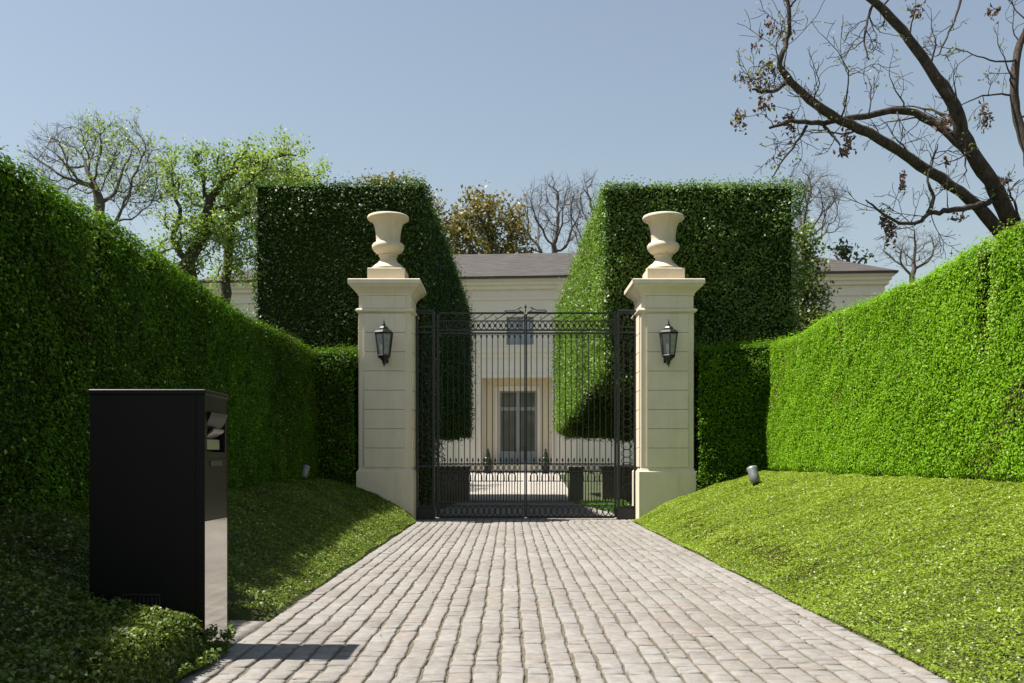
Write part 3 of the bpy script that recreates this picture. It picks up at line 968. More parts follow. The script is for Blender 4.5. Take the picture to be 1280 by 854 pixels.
def make_leaf(x0, x1, sgn, label):
    """x0 hinge side, x1 meeting side."""
    lo, hi = min(x0, x1), max(x0, x1)
    W = hi - lo
    root = empty('gate_leaf', (lo, GATE_Y, 0.0))
    tag(root, label, 'gate', 'leaves of the driveway gate')
    fr = MB()
    for x, t in (((.022, .022), (W - .012, .012)) if sgn > 0 else ((.012, .012), (W - .022, .022))):
        fr.box(x - t, x + t, -.022, .022, 0.045, 3.845)
    for z, t in ((3.862, .016), (3.715, .010), (3.545, .014), (3.488, .014), (1.045, .012), (0.905, .012), (0.335, .012), (0.262, .010), (0.052, .022)):
        fr.box(0.044 if sgn > 0 else .024, W - (.024 if sgn > 0 else .044), -.017, .017, z - t, z + t)
    fr.build('frame', M['iron'], root)
    nb = 15
    sp = (W - 0.09) / nb
    xs = [0.045 + sp * (k + .5) for k in range(nb)]
    for x in xs:
        b = MB()
        b.tube([(x, 0, 0.90), (x, 0, 3.49)], 0.0092, 6)
        # little collar under the frieze
        b.lathe((x, 0, 3.40), [(0.011, 0), (0.021, 0.012), (0.021, 0.022), (0.011, 0.034)], 6)
        b.build('bar', M['iron'], root)
    for k in range(2 * nb - 1):
        x = 0.045 + sp * (k + 1) / 2
        b = MB()
        b.tube([(x, 0, 0.34), (x, 0, 0.90)], 0.0095, 6)
        b.build('short_bar', M['iron'], root)
    # spear heads on the middle rail
    for k in range(nb - 1):
        x = (xs[k] + xs[k + 1]) / 2
        b = MB()
        b.lathe((x, 0, 1.055), [(0.007, 0), (0.008, 0.035), (0.02, 0.05), (0.017, 0.065), (0.003, 0.11)], 6)
        b.build('spear_head', M['iron'], root)
    f = MB()
    # frieze: ovals, beads and slanted scrolls
    m_ = 15
    s2 = (W - .09) / m_
    for k in range(m_):
        cx = .045 + s2 * (k + .5)
        f.tube(ring_pts(cx, 3.63, s2 * .34, .066, 14), 0.0075, 5, closed=True)
        f.lathe((cx + s2 * .5 * (1 if k < m_ - 1 else 0), 0, 3.60), [(0.006, 0), (0.016, 0.02), (0.016, 0.04), (0.006, 0.06)], 6)
        if k % 2: continue
        f.tube([(cx - s2 * .5, 0, 3.735), (cx + s2 * .1, 0, 3.765), (cx + s2 * .9, 0, 3.825), (cx + s2 * 1.4, 0, 3.85)], 0.0075, 5)
        f.tube([(cx - s2 * .45, 0, 3.80), (cx - s2 * .3, 0, 3.775), (cx - s2 * .1, 0, 3.77)], 0.007, 5)
    for k in range(nb - 1):
        x = (xs[k] + xs[k + 1]) / 2
        f.tube([(xs[k], 0, 3.42), (xs[k] + sp * .15, 0, 3.45), (x, 0, 3.462), (xs[k + 1] - sp * .15, 0, 3.45), (xs[k + 1], 0, 3.42)], 0.006, 5)
    f.build('frieze', M['iron'], root)
    l = MB()
    # arches below the middle rail, diamonds in it
    for k in range(0, nb - 1, 2):
        a, b = xs[k], xs[k + 1]
        c, r = (a + b) / 2, (b - a) / 2 + sp * .12
        l.tube([(c + r * math.cos(t), 0, 0.80 + 0.085 * math.sin(t)) for t in np.linspace(0, PI, 9)] + [(c - r, 0, 0.72)], 0.011, 5)
        l.tube([(c + r, 0, 0.80), (c + r, 0, 0.72)], 0.011, 5)
    for k in range(nb - 1):
        c = (xs[k] + xs[k + 1]) / 2
        l.tube(ring_pts(c, 0.975, sp * .34, 0.055, 10), 0.007, 5, closed=True)
    l.box(0.044, W - .044, -.012, .012, 0.716, 0.732)
    l.build('arch_band', M['iron'], root)
    q = MB()
    nr = 15
    s3 = (W - .09) / nr
    for k in range(nr):
        c = .045 + s3 * (k + .5)
        q.tube(ring_pts(c, 0.163, s3 * .46, 0.082, 14), 0.009, 5, closed=True)
    q.build('ring_band', M['iron'], root)
    # crest half above the top rail
    cr = MB()
    mx = W - .022 if sgn > 0 else .022
    d = -1 if sgn > 0 else 1
    cr.tube([(mx + d * .02, 0, 3.885), (mx + d * .33, 0, 3.885), (mx + d * .37, 0, 3.90), (mx + d * .34, 0, 3.92), (mx + d * .17, 0, 3.92), (mx + d * .13, 0, 3.945), (mx + d * .07, 0, 3.965)], 0.010, 6)
    cr.tube([(mx + d * .05, 0, 3.89), (mx + d * .11, 0, 3.93), (mx + d * .09, 0, 3.975), (mx + d * .05, 0, 3.96)], 0.009, 6)
    if sgn > 0:
        cr.tube([(mx + .022, 0, 3.875), (mx + .022, 0, 3.965)], 0.010, 6)
        cr.lathe((mx + .022, 0, 3.955), [(0.010, 0), (0.026, 0.02), (0.018, 0.04), (0.004, 0.075)], 8)
    cr.build('crest', M['iron'], root)
    if sgn > 0:
        h = MB()
        h.box(W - .035, W + .03, -.045, -.0225, 1.12, 1.36)
        h.build('lock_plate', M['iron'], root)
    return root


make_leaf(-1.36, 0.298, 1, 'black wrought iron gate leaf hung from the left post, half of the closed pair')
make_leaf(2.0, 0.304, -1, 'black wrought iron gate leaf hung from the right post, half of the closed pair')


def make_gate_post():
    root = empty('gate_post', (-1.575, GATE_Y, 0.0))
    W = 0.155
    f = MB()
    for x in (-W, W):
        f.box(x - .02, x + .02, -.06, .06, 0.0, 3.90)
    for z in (0.24, 1.0, 3.50, 3.60, 3.86):
        f.box(-W + .02, W - .02, -.04, .04, z - .018, z + .018)
    f.build('frame', M['iron'], root)
    b = MB()
    b.stack_rect([(-W - .03, W + .03, -.09, .09)], [(0, 0), (0, .21), (.02, .225)], 0.0)
    b.build('base_block', M['iron'], root)
    for x in (-.06, .06):
        q = MB()
        q.tube([(x, 0, 0.25), (x, 0, 3.5)], .011, 6)
        q.build('bar', M['iron'], root)
    s = MB()
    for k in range(17):
        z = 1.1 + k * .142
        s.tube(ring_pts(0, z, .10, .074, 12), .008, 5, closed=True)
    s.tube(ring_pts(0, 3.60, .09, .20, 16), .009, 5, closed=True)
    for k in range(6):
        s.tube(ring_pts(0, .33 + k * .135, .09, .072, 12), .008, 5, closed=True)
    s.build('scroll_panel', M['iron'], root)
    c = MB()
    c.stack_rect([(-W - .02, W + .02, -.065, .065)], [(0, 0), (0, .025), (.02, .04)], 3.90 - .02)
    c.build('cap', M['iron'], root)
    return root


gp = make_gate_post()
tag(gp, 'black iron scrollwork gate post against the left stone pillar', 'gate post', 'iron posts of the gate')
gp2 = copy_tree(gp)
gp2.location = (2.19, GATE_Y, 0)
tag(gp2, 'black iron scrollwork gate post against the right stone pillar', 'gate post', 'iron posts of the gate')


# ------------------------------------------------------------------ intercom pillar beside the drive
def make_kiosk():
    root = empty('intercom_pillar', (KX0, KY0, 0.0))
    tag(root, 'tall black metal intercom pillar standing in ground cover beside the drive', 'intercom')
    W, D, Hh = KX1 - KX0, KY1 - KY0, 1.515
    b = MB()
    # shell in pieces so that the right side carries a real niche
    b.stack_rect([(0, W - .05, 0, D)], [(0, -.25), (0, Hh - .03)], 0.0, corner=.004)
    b.box(W - .05, W, 0, .004, -.25, Hh - .03)
    b.box(W - .05, W, D - .004, D, -.25, Hh - .03)
    b.build('body', M['kiosk'], root)
    t = MB()
    t.stack_rect([(-.006, W + .006, -.006, D + .006)], [(.004, 0), (0, .004), (0, .026), (.004, .03)], Hh - .03, corner=.004)
    t.build('lid', M['kiosk'], root)
    s = MB()
    s.box(W - .05, W - .001, .0045, D - .0045, -.25, .775)
    s.build('side_panel', M['polish'], root)
    s = MB()
    s.box(W - .05, W - .0015, .0045, D - .0045, .779, 1.13)
    s.build('dark_reflection_panel', M['kiosk_gloss'], root)  # black finish stands in for the dark reflection on the upper side
    u = MB()
    u.box(W - .05, W - .002, .0045, D - .0045, 1.395, Hh - .031)
    u.box(W - .05, W - .002, .0045, .05, 1.131, 1.394)
    u.box(W - .05, W - .002, D - .05, D - .0045, 1.131, 1.394)
    u.box(W - .05, W - .0025, .0505, D - .0505, 1.131, 1.165)
    u.build('niche_surround', M['kiosk'], root)
    h = MB()
    # wedge shaped hood with a bright lens below
    y0, y1 = .06, D - .06
    h.add([(W - .045, y0, 1.39), (W - .045, y1, 1.39), (W + .02, y1, 1.39), (W + .02, y0, 1.39), (W - .045, y0, 1.24), (W - .045, y1, 1.24), (W + .012, y0, 1.365), (W + .012, y1, 1.365)],
          [(0, 1, 2, 3), (0, 3, 6, 4), (1, 5, 7, 2), (2, 7, 6, 3), (4, 6, 7, 5), (0, 4, 5, 1)])
    h.build('hood', M['kiosk'], root)
    p = MB()
    p.box(W - .046, W - .02, .1, D - .1, 1.18, 1.238)
    p.add([(W - .044, .12, 1.243), (W - .044, D - .12, 1.243), (W + .012, D - .12, 1.285), (W + .012, .12, 1.285),
           (W - .044, .12, 1.255), (W - .044, D - .12, 1.255), (W + .012, D - .12, 1.297), (W + .012, .12, 1.297)],
          [(3, 2, 1, 0), (4, 5, 6, 7), (0, 1, 5, 4), (1, 2, 6, 5), (2, 3, 7, 6), (3, 0, 4, 7)])
    p.build('call_panel', M['steel'], root)
    c = MB()
    c.box(W - .001, W + .003, .1, D - .12, 1.085, 1.115)
    c.build('card_slot', M['iron'], root)
    v = MB()
    x0, x1, z0, z1 = .19, .40, .24, .37
    v.box(x0, x1, -.008, -.0005, z1 - .008, z1); v.box(x0, x1, -.008, -.0005, z0, z0 + .008)
    v.box(x0, x0 + .008, -.0075, -.001, z0, z1); v.box(x1 - .008, x1, -.0075, -.001, z0, z1)
    for k in range(1, 9):
        x = x0 + (x1 - x0) * k / 9
        v.box(x - .005, x + .005, -.006, -.001, z0 + .009, z1 - .02)
    v.build('vent_grille', M['lantern'], root)
    return root


make_kiosk()


# ------------------------------------------------------------------ garden spotlights
def make_spot(x, y, sc, rz, label):
    root = empty('garden_spotlight', (x, y, float(bank(x, y))), rz, label, 'spotlight', 'bullet spotlights on the banks')
    b = MB()
    prof = [(0.05, -.13), (0.075, -.11), (0.082, -.02), (0.08, 0.07), (0.086, 0.10), (0.086, .14), (0.07, .142), (.066, .12), (0.01, .115)]
    b.lathe((0, 0, 0), prof, 20)
    o = b.build('lamp_body', M['spot'], root)
    o.location = (0, 0, .20 * sc + .02); o.rotation_euler = (math.radians(-28), 0, 0); o.scale = (sc, sc, sc)
    s = MB()
    s.tube([(0, 0, -.2), (0, 0, .14 * sc)], .018, 8)
    s.build('stake', M['iron'], root)
    return root


make_spot(3.78, 15.4, 0.95, 0.3, 'small grey bullet spotlight on the sunny bank near the right pillar')
make_spot(-3.42, 16.6, 0.8, -0.3, 'small dark bullet spotlight in the shade at the foot of the left hedge')


# ------------------------------------------------------------------ low walls behind the gate
def low_wall(x0, x1, y, label):
    root = empty('low_wall', (x0, y, 0.1), 0, label, 'wall', 'low walls flanking the inner drive')
    L = x1 - x0
    b = MB(); b.box(0, L, 0, .4, -.2, .76); b.build('wall_body', M['lowwall'], root)
    c = MB(); c.stack_rect([(-.03, L + .03, -.03, .43)], [(.01, 0), (0, .01), (0, .07), (.01, .08)], .76); c.build('coping', M['lowwall'], root)
    return root


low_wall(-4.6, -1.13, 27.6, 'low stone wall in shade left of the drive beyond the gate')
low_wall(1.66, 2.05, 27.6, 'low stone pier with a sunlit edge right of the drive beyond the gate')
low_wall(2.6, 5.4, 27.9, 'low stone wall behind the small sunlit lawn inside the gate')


# ------------------------------------------------------------------ house
HYD = 46.0
SC = HYD / F


def hx(px): return (px - 645) * SC
def hz(py): return HC + (HY - py) * SC - 0.5


house = empty('mansion', (hx(645) + (645 - CX) * SC, HYD, 0.5), math.radians(-4.6), 'long cream stone mansion with dark shingle roof beyond the gate', 'house')
HL, HR = hx(246), hx(1094)
ZE = hz(350)
rx0, rx1, rz1 = hx(602), hx(690), hz(472)
dx0, dx1, dz1 = hx(622), hx(669), hz(487)
wx0, wx1, wz0, wz1 = hx(633), hx(667), hz(431), hz(396)
w = MB()
DP = 9.5
w.box(HL, rx0, 0, .5, -.6, hz(447)); w.box(rx1, HR, 0, .5, -.6, hz(447)); w.box(rx0, rx1, 0, .5, rz1, hz(447))
w.box(HL, wx0, 0, .5, hz(447), ZE); w.box(wx1, HR, 0, .5, hz(447), ZE); w.box(wx0, wx1, 0, .5, wz1, ZE); w.box(wx0, wx1, 0, .5, hz(447), wz0)
w.box(HL, HL + .4, .5, DP, -.6, ZE); w.box(HR - .4, HR, .5, DP, -.6, ZE); w.box(HL + .4, HR - .4, DP - .4, DP, -.6, ZE)
w.build('wall', M['house'], house)
r_ = MB()
# porch recess: back wall with the door opening, cheeks and ceiling
r_.box(rx0 - .3, dx0, .9, 1.2, -.6, rz1 + .3); r_.box(dx1, rx1 + .3, .9, 1.2, -.6, rz1 + .3); r_.box(dx0, dx1, .9, 1.2, dz1, rz1 + .3)
r_.box(rx0 - .3, rx0 - .003, .5, .9, -.6, rz1 + .3); r_.box(rx1 + .003, rx1 + .3, .5, .9, -.6, rz1 + .3); r_.box(rx0 - .003, rx1 + .003, .5, .9, rz1 + .003, rz1 + .3)
r_.build('porch_recess', M['recess'], house)
# mouldings on the face
c = MB()
for (z0, z1, pr) in ((hz(375), hz(372), .06), (hz(362), hz(357), .14), (hz(357), hz(352.5), .24), (hz(352.5), hz(349), .34)):
    c.box(HL - pr, HR + pr, -pr, DP + pr, z0, z1)
c.build('cornice', M['house'], house)
c = MB()
c.box(HL, HR, -.10, -.001, hz(441), hz(432)); c.box(HL, HR, -.05, -.001, hz(447.5), hz(441)); c.box(HL, HR, -.14, -.001, hz(433.5), hz(431.5))
c.build('belt_course', M['house'], house)
s = MB()
fw = .16
s.box(rx0 - fw, rx0, -.05, -.001, -.5, rz1 + fw); s.box(rx1, rx1 + fw, -.05, -.001, -.5, rz1 + fw); s.box(rx0, rx1, -.05, -.001, rz1, rz1 + fw)
s.build('porch_surround', M['house'], house)
s = MB()
s.box(dx0 - .2, dx0, .84, .899, -.3, dz1 + .22); s.box(dx1, dx1 + .2, .84, .899, -.3, dz1 + .22); s.box(dx0, dx1, .84, .899, dz1, dz1 + .22)
s.build('door_surround', M['house'], house)
for px in (577, 716, 480, 812, 380, 912, 1010):
    s = MB(); s.box(hx(px) - .28, hx(px) + .28, -.09, -.001, -.5, hz(449)); s.build('pilaster', M['house'], house)
b = MB(); b.box(HL, HR, -.06, -.0015, -.6, .42); b.box(rx0, rx1, -.9, .9, -.6, -.02); b.box(rx0 - .3, rx1 + .3, -1.3, -.9, -.6, -.15)
b.build('door_step', M['lime'], house)


def glazed(name, x0, x1, z0, z1, y, rails, panelz=None, gm='wglass'):
    f = MB(); t = .07
    f.box(x0, x0 + t, y, y + .08, z0, z1); f.box(x1 - t, x1, y, y + .08, z0, z1)
    f.box(x0 + t, x1 - t, y, y + .08, z1 - t, z1); f.box(x0 + t, x1 - t, y, y + .08, z0, z0 + t)
    mid = (x0 + x1) / 2
    f.box(mid - .075, mid + .075, y - .01, y + .085, z0 + t, z1 - t)
    for (za, zb) in rails:
        f.box(x0 + t, mid - .075, y, y + .08, za, zb); f.box(mid + .075, x1 - t, y, y + .08, za, zb)
    fo = f.build(name, M['paint'], house)
    for (xa, xb) in ((x0 + t, mid - .075), (mid + .075, x1 - t)):
        g = MB(); g.box(xa, xb, y + .035, y + .05, z0 + t, z1 - t); g.build('pane', M[gm], fo)
        if panelz:
            k = MB(); k.stack_rect([(xa, xb, y + .012, y + .034)], [(0, 0), (0, panelz - z0 - t)], z0 + t); k.build('lower_panel', M['paint'], fo)
            k = MB(); k.box(xa + .1, xb - .1, y + .004, y + .0115, z0 + t + .12, panelz - .12); k.build('raised_field', M['paint'], fo)
    return fo


dz0 = -.02
door = glazed('front_door', dx0 + .003, dx1 - .003, dz0, dz1 - .003, .97, [(hz(512), hz(507.5))], hz(564))
for sx in (-.1, .1):
    k = MB(); mid = (dx0 + dx1) / 2
    k.tube([(mid + sx, .955, 1.0), (mid + sx, .915, 1.0), (mid + sx, .915, 1.16), (mid + sx, .955, 1.16)], .014, 6)
    k.build('handle', M['iron'], door)
win = glazed('window', wx0 + .003, wx1 - .003, wz0, wz1, .2, [(hz(414), hz(412.5))], gm='upglass')
# hipped roof
e = .42
zr = hz(350) + 0.01
ridge_z = HC + (HY - 317) * (HYD + DP / 2) / F - 0.5
rf = MB()
a0, a1, b0, b1 = HL - e, HR + e, -e, DP + e
ins = 4.4
y2 = DP / 2
zz = zr + .10
rf.add([(a0, b0, zz), (a1, b0, zz), (a1, b1, zz), (a0, b1, zz), (a0 + ins, y2, ridge_z), (a1 - ins, y2, ridge_z)],
       [(0, 1, 5, 4), (1, 2, 5), (2, 3, 4, 5), (3, 0, 4), (3, 2, 1, 0)])
rf.build('roof', M['roof'], house)
g = MB(); g.box(a0 - .04, a1 + .04, b0 - .04, b1 + .04, zr, zr + .097); g.build('gutter', M['gutter'], house)


def make_topiary():
    root = empty('potted_topiary', (0, 0, 0))
    p = MB(); p.stack_rect([(-.17, .17, -.17, .17)], [(.03, 0), (0, .3), (0, .36), (.02, .36)], 0); p.build('planter', M['pot'], root)
    n = 900
    t = rng.uniform(0, 1, n); a = rng.uniform(0, 2 * PI, n); rr = (1 - t) * .2 * rng.uniform(.6, 1.05, n) + .015
    C = np.stack([rr * np.cos(a), rr * np.sin(a), .36 + t * .75], 1)
    V, Q = leaf_quads(C, np.stack([np.cos(a), np.sin(a), .4 + 0 * a], 1) + rng.normal(size=(n, 3)) * .5, .06)
    mesh_np('foliage', V, Q, M['dark_leaf'], tint=rng.uniform(0, 1, n), parent=root)
    return root


tp = make_topiary()
tp.location = ((610 - CX) * 44.2 / F, 44.2, .5)
tag(tp, 'slim potted evergreen to the left of the mansion front door', 'potted plant', 'potted evergreens by the front door')
tp2 = copy_tree(tp)
tp2.location = ((682 - CX) * 44.0 / F, 44.0, .5)
tag(tp2, 'slim potted evergreen to the right of the mansion front door', 'potted plant', 'potted evergreens by the front door')


# ------------------------------------------------------------------ trees
def vrand(s=1.0):
    return np.array([random.gauss(0, s), random.gauss(0, s), random.gauss(0, s)])


def grow(mb, tips, p, d, length, rad, level, maxl, spread=0.6, up=0.12, crook=0.12, kids=(3, 5), n=None, twig=0.006, shrink=0.66):
    seg = n or (6 if level < 2 else 4)
    pts = [p]; rs = [rad]
    r1 = max(rad * 0.42, twig)
    q = p.copy(); dd = d / np.linalg.norm(d)
    dirs = [dd]
    for k in range(seg):
        dd = dd + vrand(crook) + np.array([0, 0, up * (0.3 if level == 0 else 1)])
        dd /= np.linalg.norm(dd)
        q = q + dd * length / seg
        pts.append(q); dirs.append(dd); rs.append(rad + (r1 - rad) * (k + 1) / seg)
    mb.tube(pts, rs, 7 if level == 0 else (5 if level < 3 else 3))
    if level >= maxl:
        tips.append((pts[-1], dd)); tips.append((pts[len(pts) // 2], dd))
        return
    nk = random.randint(*kids)
    for k in range(nk):
        t = random.uniform(0.35, 1.0) if level else random.uniform(0.45, 1.0)
        f = t * seg; i = min(int(f), seg - 1); fr = f - i
        bp = pts[i] * (1 - fr) + pts[i + 1] * fr
        side = vrand(1.0); side -= dirs[i + 1] * side.dot(dirs[i + 1]); side /= np.linalg.norm(side)
        nd = dirs[i + 1] * (1 - spread * .5) + side * spread * random.uniform(.8, 1.4)
        rr = (rs[i] * (1 - fr) + rs[i + 1] * fr) * random.uniform(.5, .72)
        grow(mb, tips, bp, nd, length * shrink * random.uniform(.75, 1.2), max(rr, twig), level + 1, maxl, spread, up, crook, kids, None, twig, shrink)
    # leader carries on
    grow(mb, tips, pts[-1], dd + vrand(.15), length * shrink * random.uniform(.8, 1.1), max(r1, twig), level + 1, maxl, spread, up, crook, kids, None, twig, shrink)


def tips_leaves(tips, per, sd, size, mat, parent, name='crown', frac=1.0, cond=None):
    Cs = []
    for p, d in tips:
        if random.random() > frac: continue
        if cond and not cond(p): continue
        k = max(1, int(per * random.uniform(.4, 1.5)))
        Cs.append(p + rng.normal(size=(k, 3)) * sd)
    if not Cs: return None
    C = np.concatenate(Cs); n = len(C)
    N = rng.normal(size=(n, 3)) * .8 + np.array([-.2, 0, .9])
    V, Q = leaf_quads(C, N, size * rng.uniform(.6, 1.4, n), .6, .15)
    tint = np.clip(rng.normal(.5, .2, n) + .15 * lump(C, .8, 0), 0, 1)
    return mesh_np(name, V, Q, mat, tint=tint, parent=parent)


def colonize(att, nodes, par, step, infl, kill, iters=70, pull=0.25, up=0.12):
    """Space colonisation: branches grow from the trunk nodes into a cloud of points."""
    P = np.array(nodes, float); par = list(par)
    A = att.copy()
    d = np.linalg.norm(A[:, None] - P[None], axis=2)
    near = d.argmin(1); nd = d.min(1)
    for it in range(iters):
        if len(A) == 0: break
        act = nd < infl
        if not act.any():
            infl *= 1.4; continue
        dirs = {}
        for i in np.nonzero(act)[0]:
            v = A[i] - P[near[i]]; v = v / max(np.linalg.norm(v), 1e-6)
            dirs.setdefault(int(near[i]), []).append(v)
        newp = []; newpar = []
        for k, vs in dirs.items():
            v = np.sum(vs, 0)
            if par[k] >= 0:
                w = P[k] - P[par[k]]; v = v / max(np.linalg.norm(v), 1e-6) + pull * w / max(np.linalg.norm(w), 1e-6)
            v = v / max(np.linalg.norm(v), 1e-6) + rng.normal(size=3) * .22 + np.array([0, 0, up])
            v /= max(np.linalg.norm(v), 1e-6)
            newp.append(P[k] + v * step); newpar.append(k)
        base = len(P)
        P = np.concatenate([P, np.array(newp)]); par += newpar
        d = np.linalg.norm(A[:, None] - np.array(newp)[None], axis=2)
        m_ = d.min(1); am = d.argmin(1) + base
        b = m_ < nd
        near[b] = am[b]; nd = np.minimum(nd, m_)
        k = nd > kill
        A, near, nd = A[k], near[k], nd[k]
    return P, par


def make_tree(name, base, crown, trunk, rad, label, bark, natt=500, step=.3, twig=.008, group=None, leaves=None, seed=1, twigs=1, twiglen=.5, expo=1.75):
    """crown: ellipsoids (cx, cy, cz, rx, ry, rz) relative to the base; trunk: stems as lists of points."""
    global rng
    rng = np.random.default_rng(seed); random.seed(seed)
    root = empty(name, tuple(base), 0, label, 'tree', group)
    A = []
    vol = [e[3] * e[4] * e[5] for e in crown]
    for e, v in zip(crown, vol):
        n = int(natt * v / sum(vol))
        q = unit(rng.normal(size=(n, 3))) * (rng.uniform(0.12, 1, n)[:, None] ** .42)
        A.append(np.array(e[:3]) + q * np.array(e[3:]))
    A = np.concatenate(A)
    nodes = []; par = []
    for st in trunk:
        prev = -1
        for a, b in zip(st[:-1], st[1:]):
            a = np.array(a, float); b = np.array(b, float)
            k = max(1, int(np.linalg.norm(b - a) / step))
            for j in range(k):
                nodes.append(a + (b - a) * j / k + (rng.normal(size=3) * .03 if prev >= 0 else 0)); par.append(prev); prev = len(nodes) - 1
        nodes.append(np.array(st[-1], float)); par.append(prev)
    P, par = colonize(A, nodes, par, step, step * 14, step * 1.7)
    n = len(P)
    cnt = np.zeros(n); kids = [[] for _ in range(n)]
    for i in range(n):
        if par[i] >= 0: kids[par[i]].append(i)
    for i in range(n - 1, -1, -1):
        if not kids[i]: cnt[i] = 1
        if par[i] >= 0: cnt[par[i]] += cnt[i]
    R = np.maximum(twig, rad * (cnt / cnt.max()) ** (1 / expo))
    mb = MB(); tb = MB(); tips = []
    for i in range(n):
        if par[i] >= 0 and i != max(kids[par[i]], key=lambda c: cnt[c]): start = [par[i], i]
        elif par[i] < 0: start = [i]
        else: continue
        k = start[-1]; ch = list(start)
        while kids[k]:
            k = max(kids[k], key=lambda c: cnt[c]); ch.append(k)
        if len(ch) < 2: continue
        rr = R[ch].copy()
        if par[ch[1]] == ch[0] and len(start) == 2: rr[0] = rr[1]
        big = rr.max() > twig * 3.0
        (mb if big else tb).tube(P[ch], rr, 7 if big else 4)
    fine = [i for i in range(n) if cnt[i] <= 2]
    for i in fine:
        tips.append((P[i], None))
        for k in range(twigs):
            v = unit(rng.normal(size=3) + np.array([0, 0, .35]) + (0 if par[i] < 0 else unit(P[i] - P[par[i]]) * 1.0))
            q1 = P[i] + v * twiglen * .5; q2 = q1 + unit(v + rng.normal(size=3) * .35) * twiglen * random.uniform(.3, .7)
            tb.tube([P[i], q1, q2], [twig * .7, twig * .6, twig * .35], 3)
            for kk in range(2 if twigs > 2 else 1):
                v2 = unit(v + rng.normal(size=3) * .7)
                st = P[i] + (q1 - P[i]) * random.uniform(.4, 1.2)
                tb.tube([st, st + v2 * twiglen * random.uniform(.3, .6)], [twig * .5, twig * .3], 3)
            tips.append((q2, None)); tips.append((q1, None))
    mb.build('trunk', bark, root)
    if tb.v: tb.build('branches', bark, root)
    for a in (leaves or []):
        tips_leaves(tips, parent=root, **a)
    return root


def pxc(x, y, rx, ry, Y, base, depth=.8):
    """Crown ellipsoid from its place and half sizes in the photograph, at distance Y, relative to base."""
    c = at(x, y, Y) - np.array(base)
    return (c[0], c[1], c[2], rx * Y / F, rx * Y / F * depth, ry * Y / F)


def pxp(pts, Y, base):
    return [tuple(at(x, y, Y) - np.array(base)) for x, y in pts]


# trees behind the left hedge
Y, b = 33, np.array([-13.2, 33, .5])
make_tree('budding_tree', b, [pxc(122, 205, 82, 52, Y, b), pxc(165, 245, 45, 45, Y, b), pxc(75, 215, 45, 35, Y, b)], [[(0, 0, -.4)] + pxp([(128, 330), (126, 275)], Y, b)], .2,
          'nearly bare spreading tree with greenish tips above the left end of the shaded hedge', M['bark_grey'], 900, .26, .009, twigs=4, twiglen=.65, expo=1.62, seed=11,
          leaves=[dict(per=4, sd=.14, size=.09, mat=M['tip'], frac=.17), dict(per=5, sd=.16, size=.10, mat=M['spring'], frac=.35, name='young_leaves', cond=lambda p: p[2] > 9.3 and p[0] > -.9)])
Y, b = 36, np.array([-11.3, 36, .5])
make_tree('spring_tree', b, [pxc(235, 225, 42, 42, Y, b), pxc(300, 215, 50, 35, Y, b), pxc(345, 195, 42, 24, Y, b), pxc(255, 285, 52, 40, Y, b), pxc(220, 330, 36, 40, Y, b)],
          [[(0, 0, -.4)] + pxp([(232, 335), (255, 290), (262, 250)], Y, b), [(.2, .2, -.4)] + pxp([(240, 335), (215, 300), (225, 270)], Y, b)], .26,
          'fresh green spring tree with two dark leaning stems left of the tall hedge block', M['bark'], 560, .30, .010, twigs=2, twiglen=.5, seed=23,
          leaves=[dict(per=24, sd=.15, size=.115, mat=M['spring'], frac=.75)])
Y, b = 38, np.array([-11.0, 38, .5])
make_tree('spring_tree', b, [pxc(295, 280, 38, 50, Y, b), pxc(335, 250, 45, 40, Y, b), pxc(370, 225, 40, 22, Y, b), pxc(290, 335, 30, 30, Y, b)], [[(0, 0, -.4)] + pxp([(283, 335), (290, 275)], Y, b)], .2,
          'fresh green tree with one upright stem reaching behind the left tall hedge block', M['bark'], 420, .30, .010, twigs=2, twiglen=.5, seed=37,
          leaves=[dict(per=26, sd=.15, size=.115, mat=M['spring'], frac=.8)])
# behind the house
Y, b = 64, np.array([-1.0, 64, .5])
make_tree('olive_tree', b, [pxc(612, 285, 48, 40, Y, b), pxc(595, 305, 50, 40, Y, b), pxc(640, 300, 28, 40, Y, b)], [[(0, 0, -.4)] + pxp([(615, 390), (613, 340)], Y, b)], .32,
          'rounded tree with olive and rust leaves rising over the roof at the centre', M['bark'], 420, .5, .02, twigs=2, twiglen=.8, seed=5,
          leaves=[dict(per=20, sd=.30, size=.25, mat=M['olive'], frac=.9)])
Y, b = 62, np.array([-7.2, 62, .5])
make_tree('olive_tree', b, [pxc(490, 265, 55, 52, Y, b), pxc(540, 290, 35, 50, Y, b)], [[(0, 0, -.4)] + pxp([(495, 390), (497, 330)], Y, b)], .3,
          'olive leaved tree peeping over the top of the left tall hedge block', M['bark'], 420, .5, .02, twigs=2, twiglen=.8, seed=8,
          leaves=[dict(per=12, sd=.22, size=.24, mat=M['olive'], frac=.8)])
Y, b = 66, np.array([3.0, 66, .5])
make_tree('bare_tree', b, [pxc(690, 272, 46, 50, Y, b), pxc(670, 300, 25, 30, Y, b)], [[(0, 0, -.4)] + pxp([(694, 400), (692, 330)], Y, b)], .24,
          'bare fine twigged tree above the roof beside the olive tree', M['bark_grey'], 800, .42, .014, twigs=4, twiglen=1.0, seed=14)
Y, b = 64, np.array([5.6, 64, .5])
make_tree('bare_tree', b, [pxc(735, 275, 30, 58, Y, b)], [[(0, 0, -.4)] + pxp([(748, 400), (744, 330)], Y, b)], .2,
          'slim bare tree half hidden behind the sunlit side of the right hedge block', M['bark_grey'], 480, .42, .014, twigs=4, twiglen=1.0, seed=15)
Y, b = 60, np.array([17.2, 60, .5])
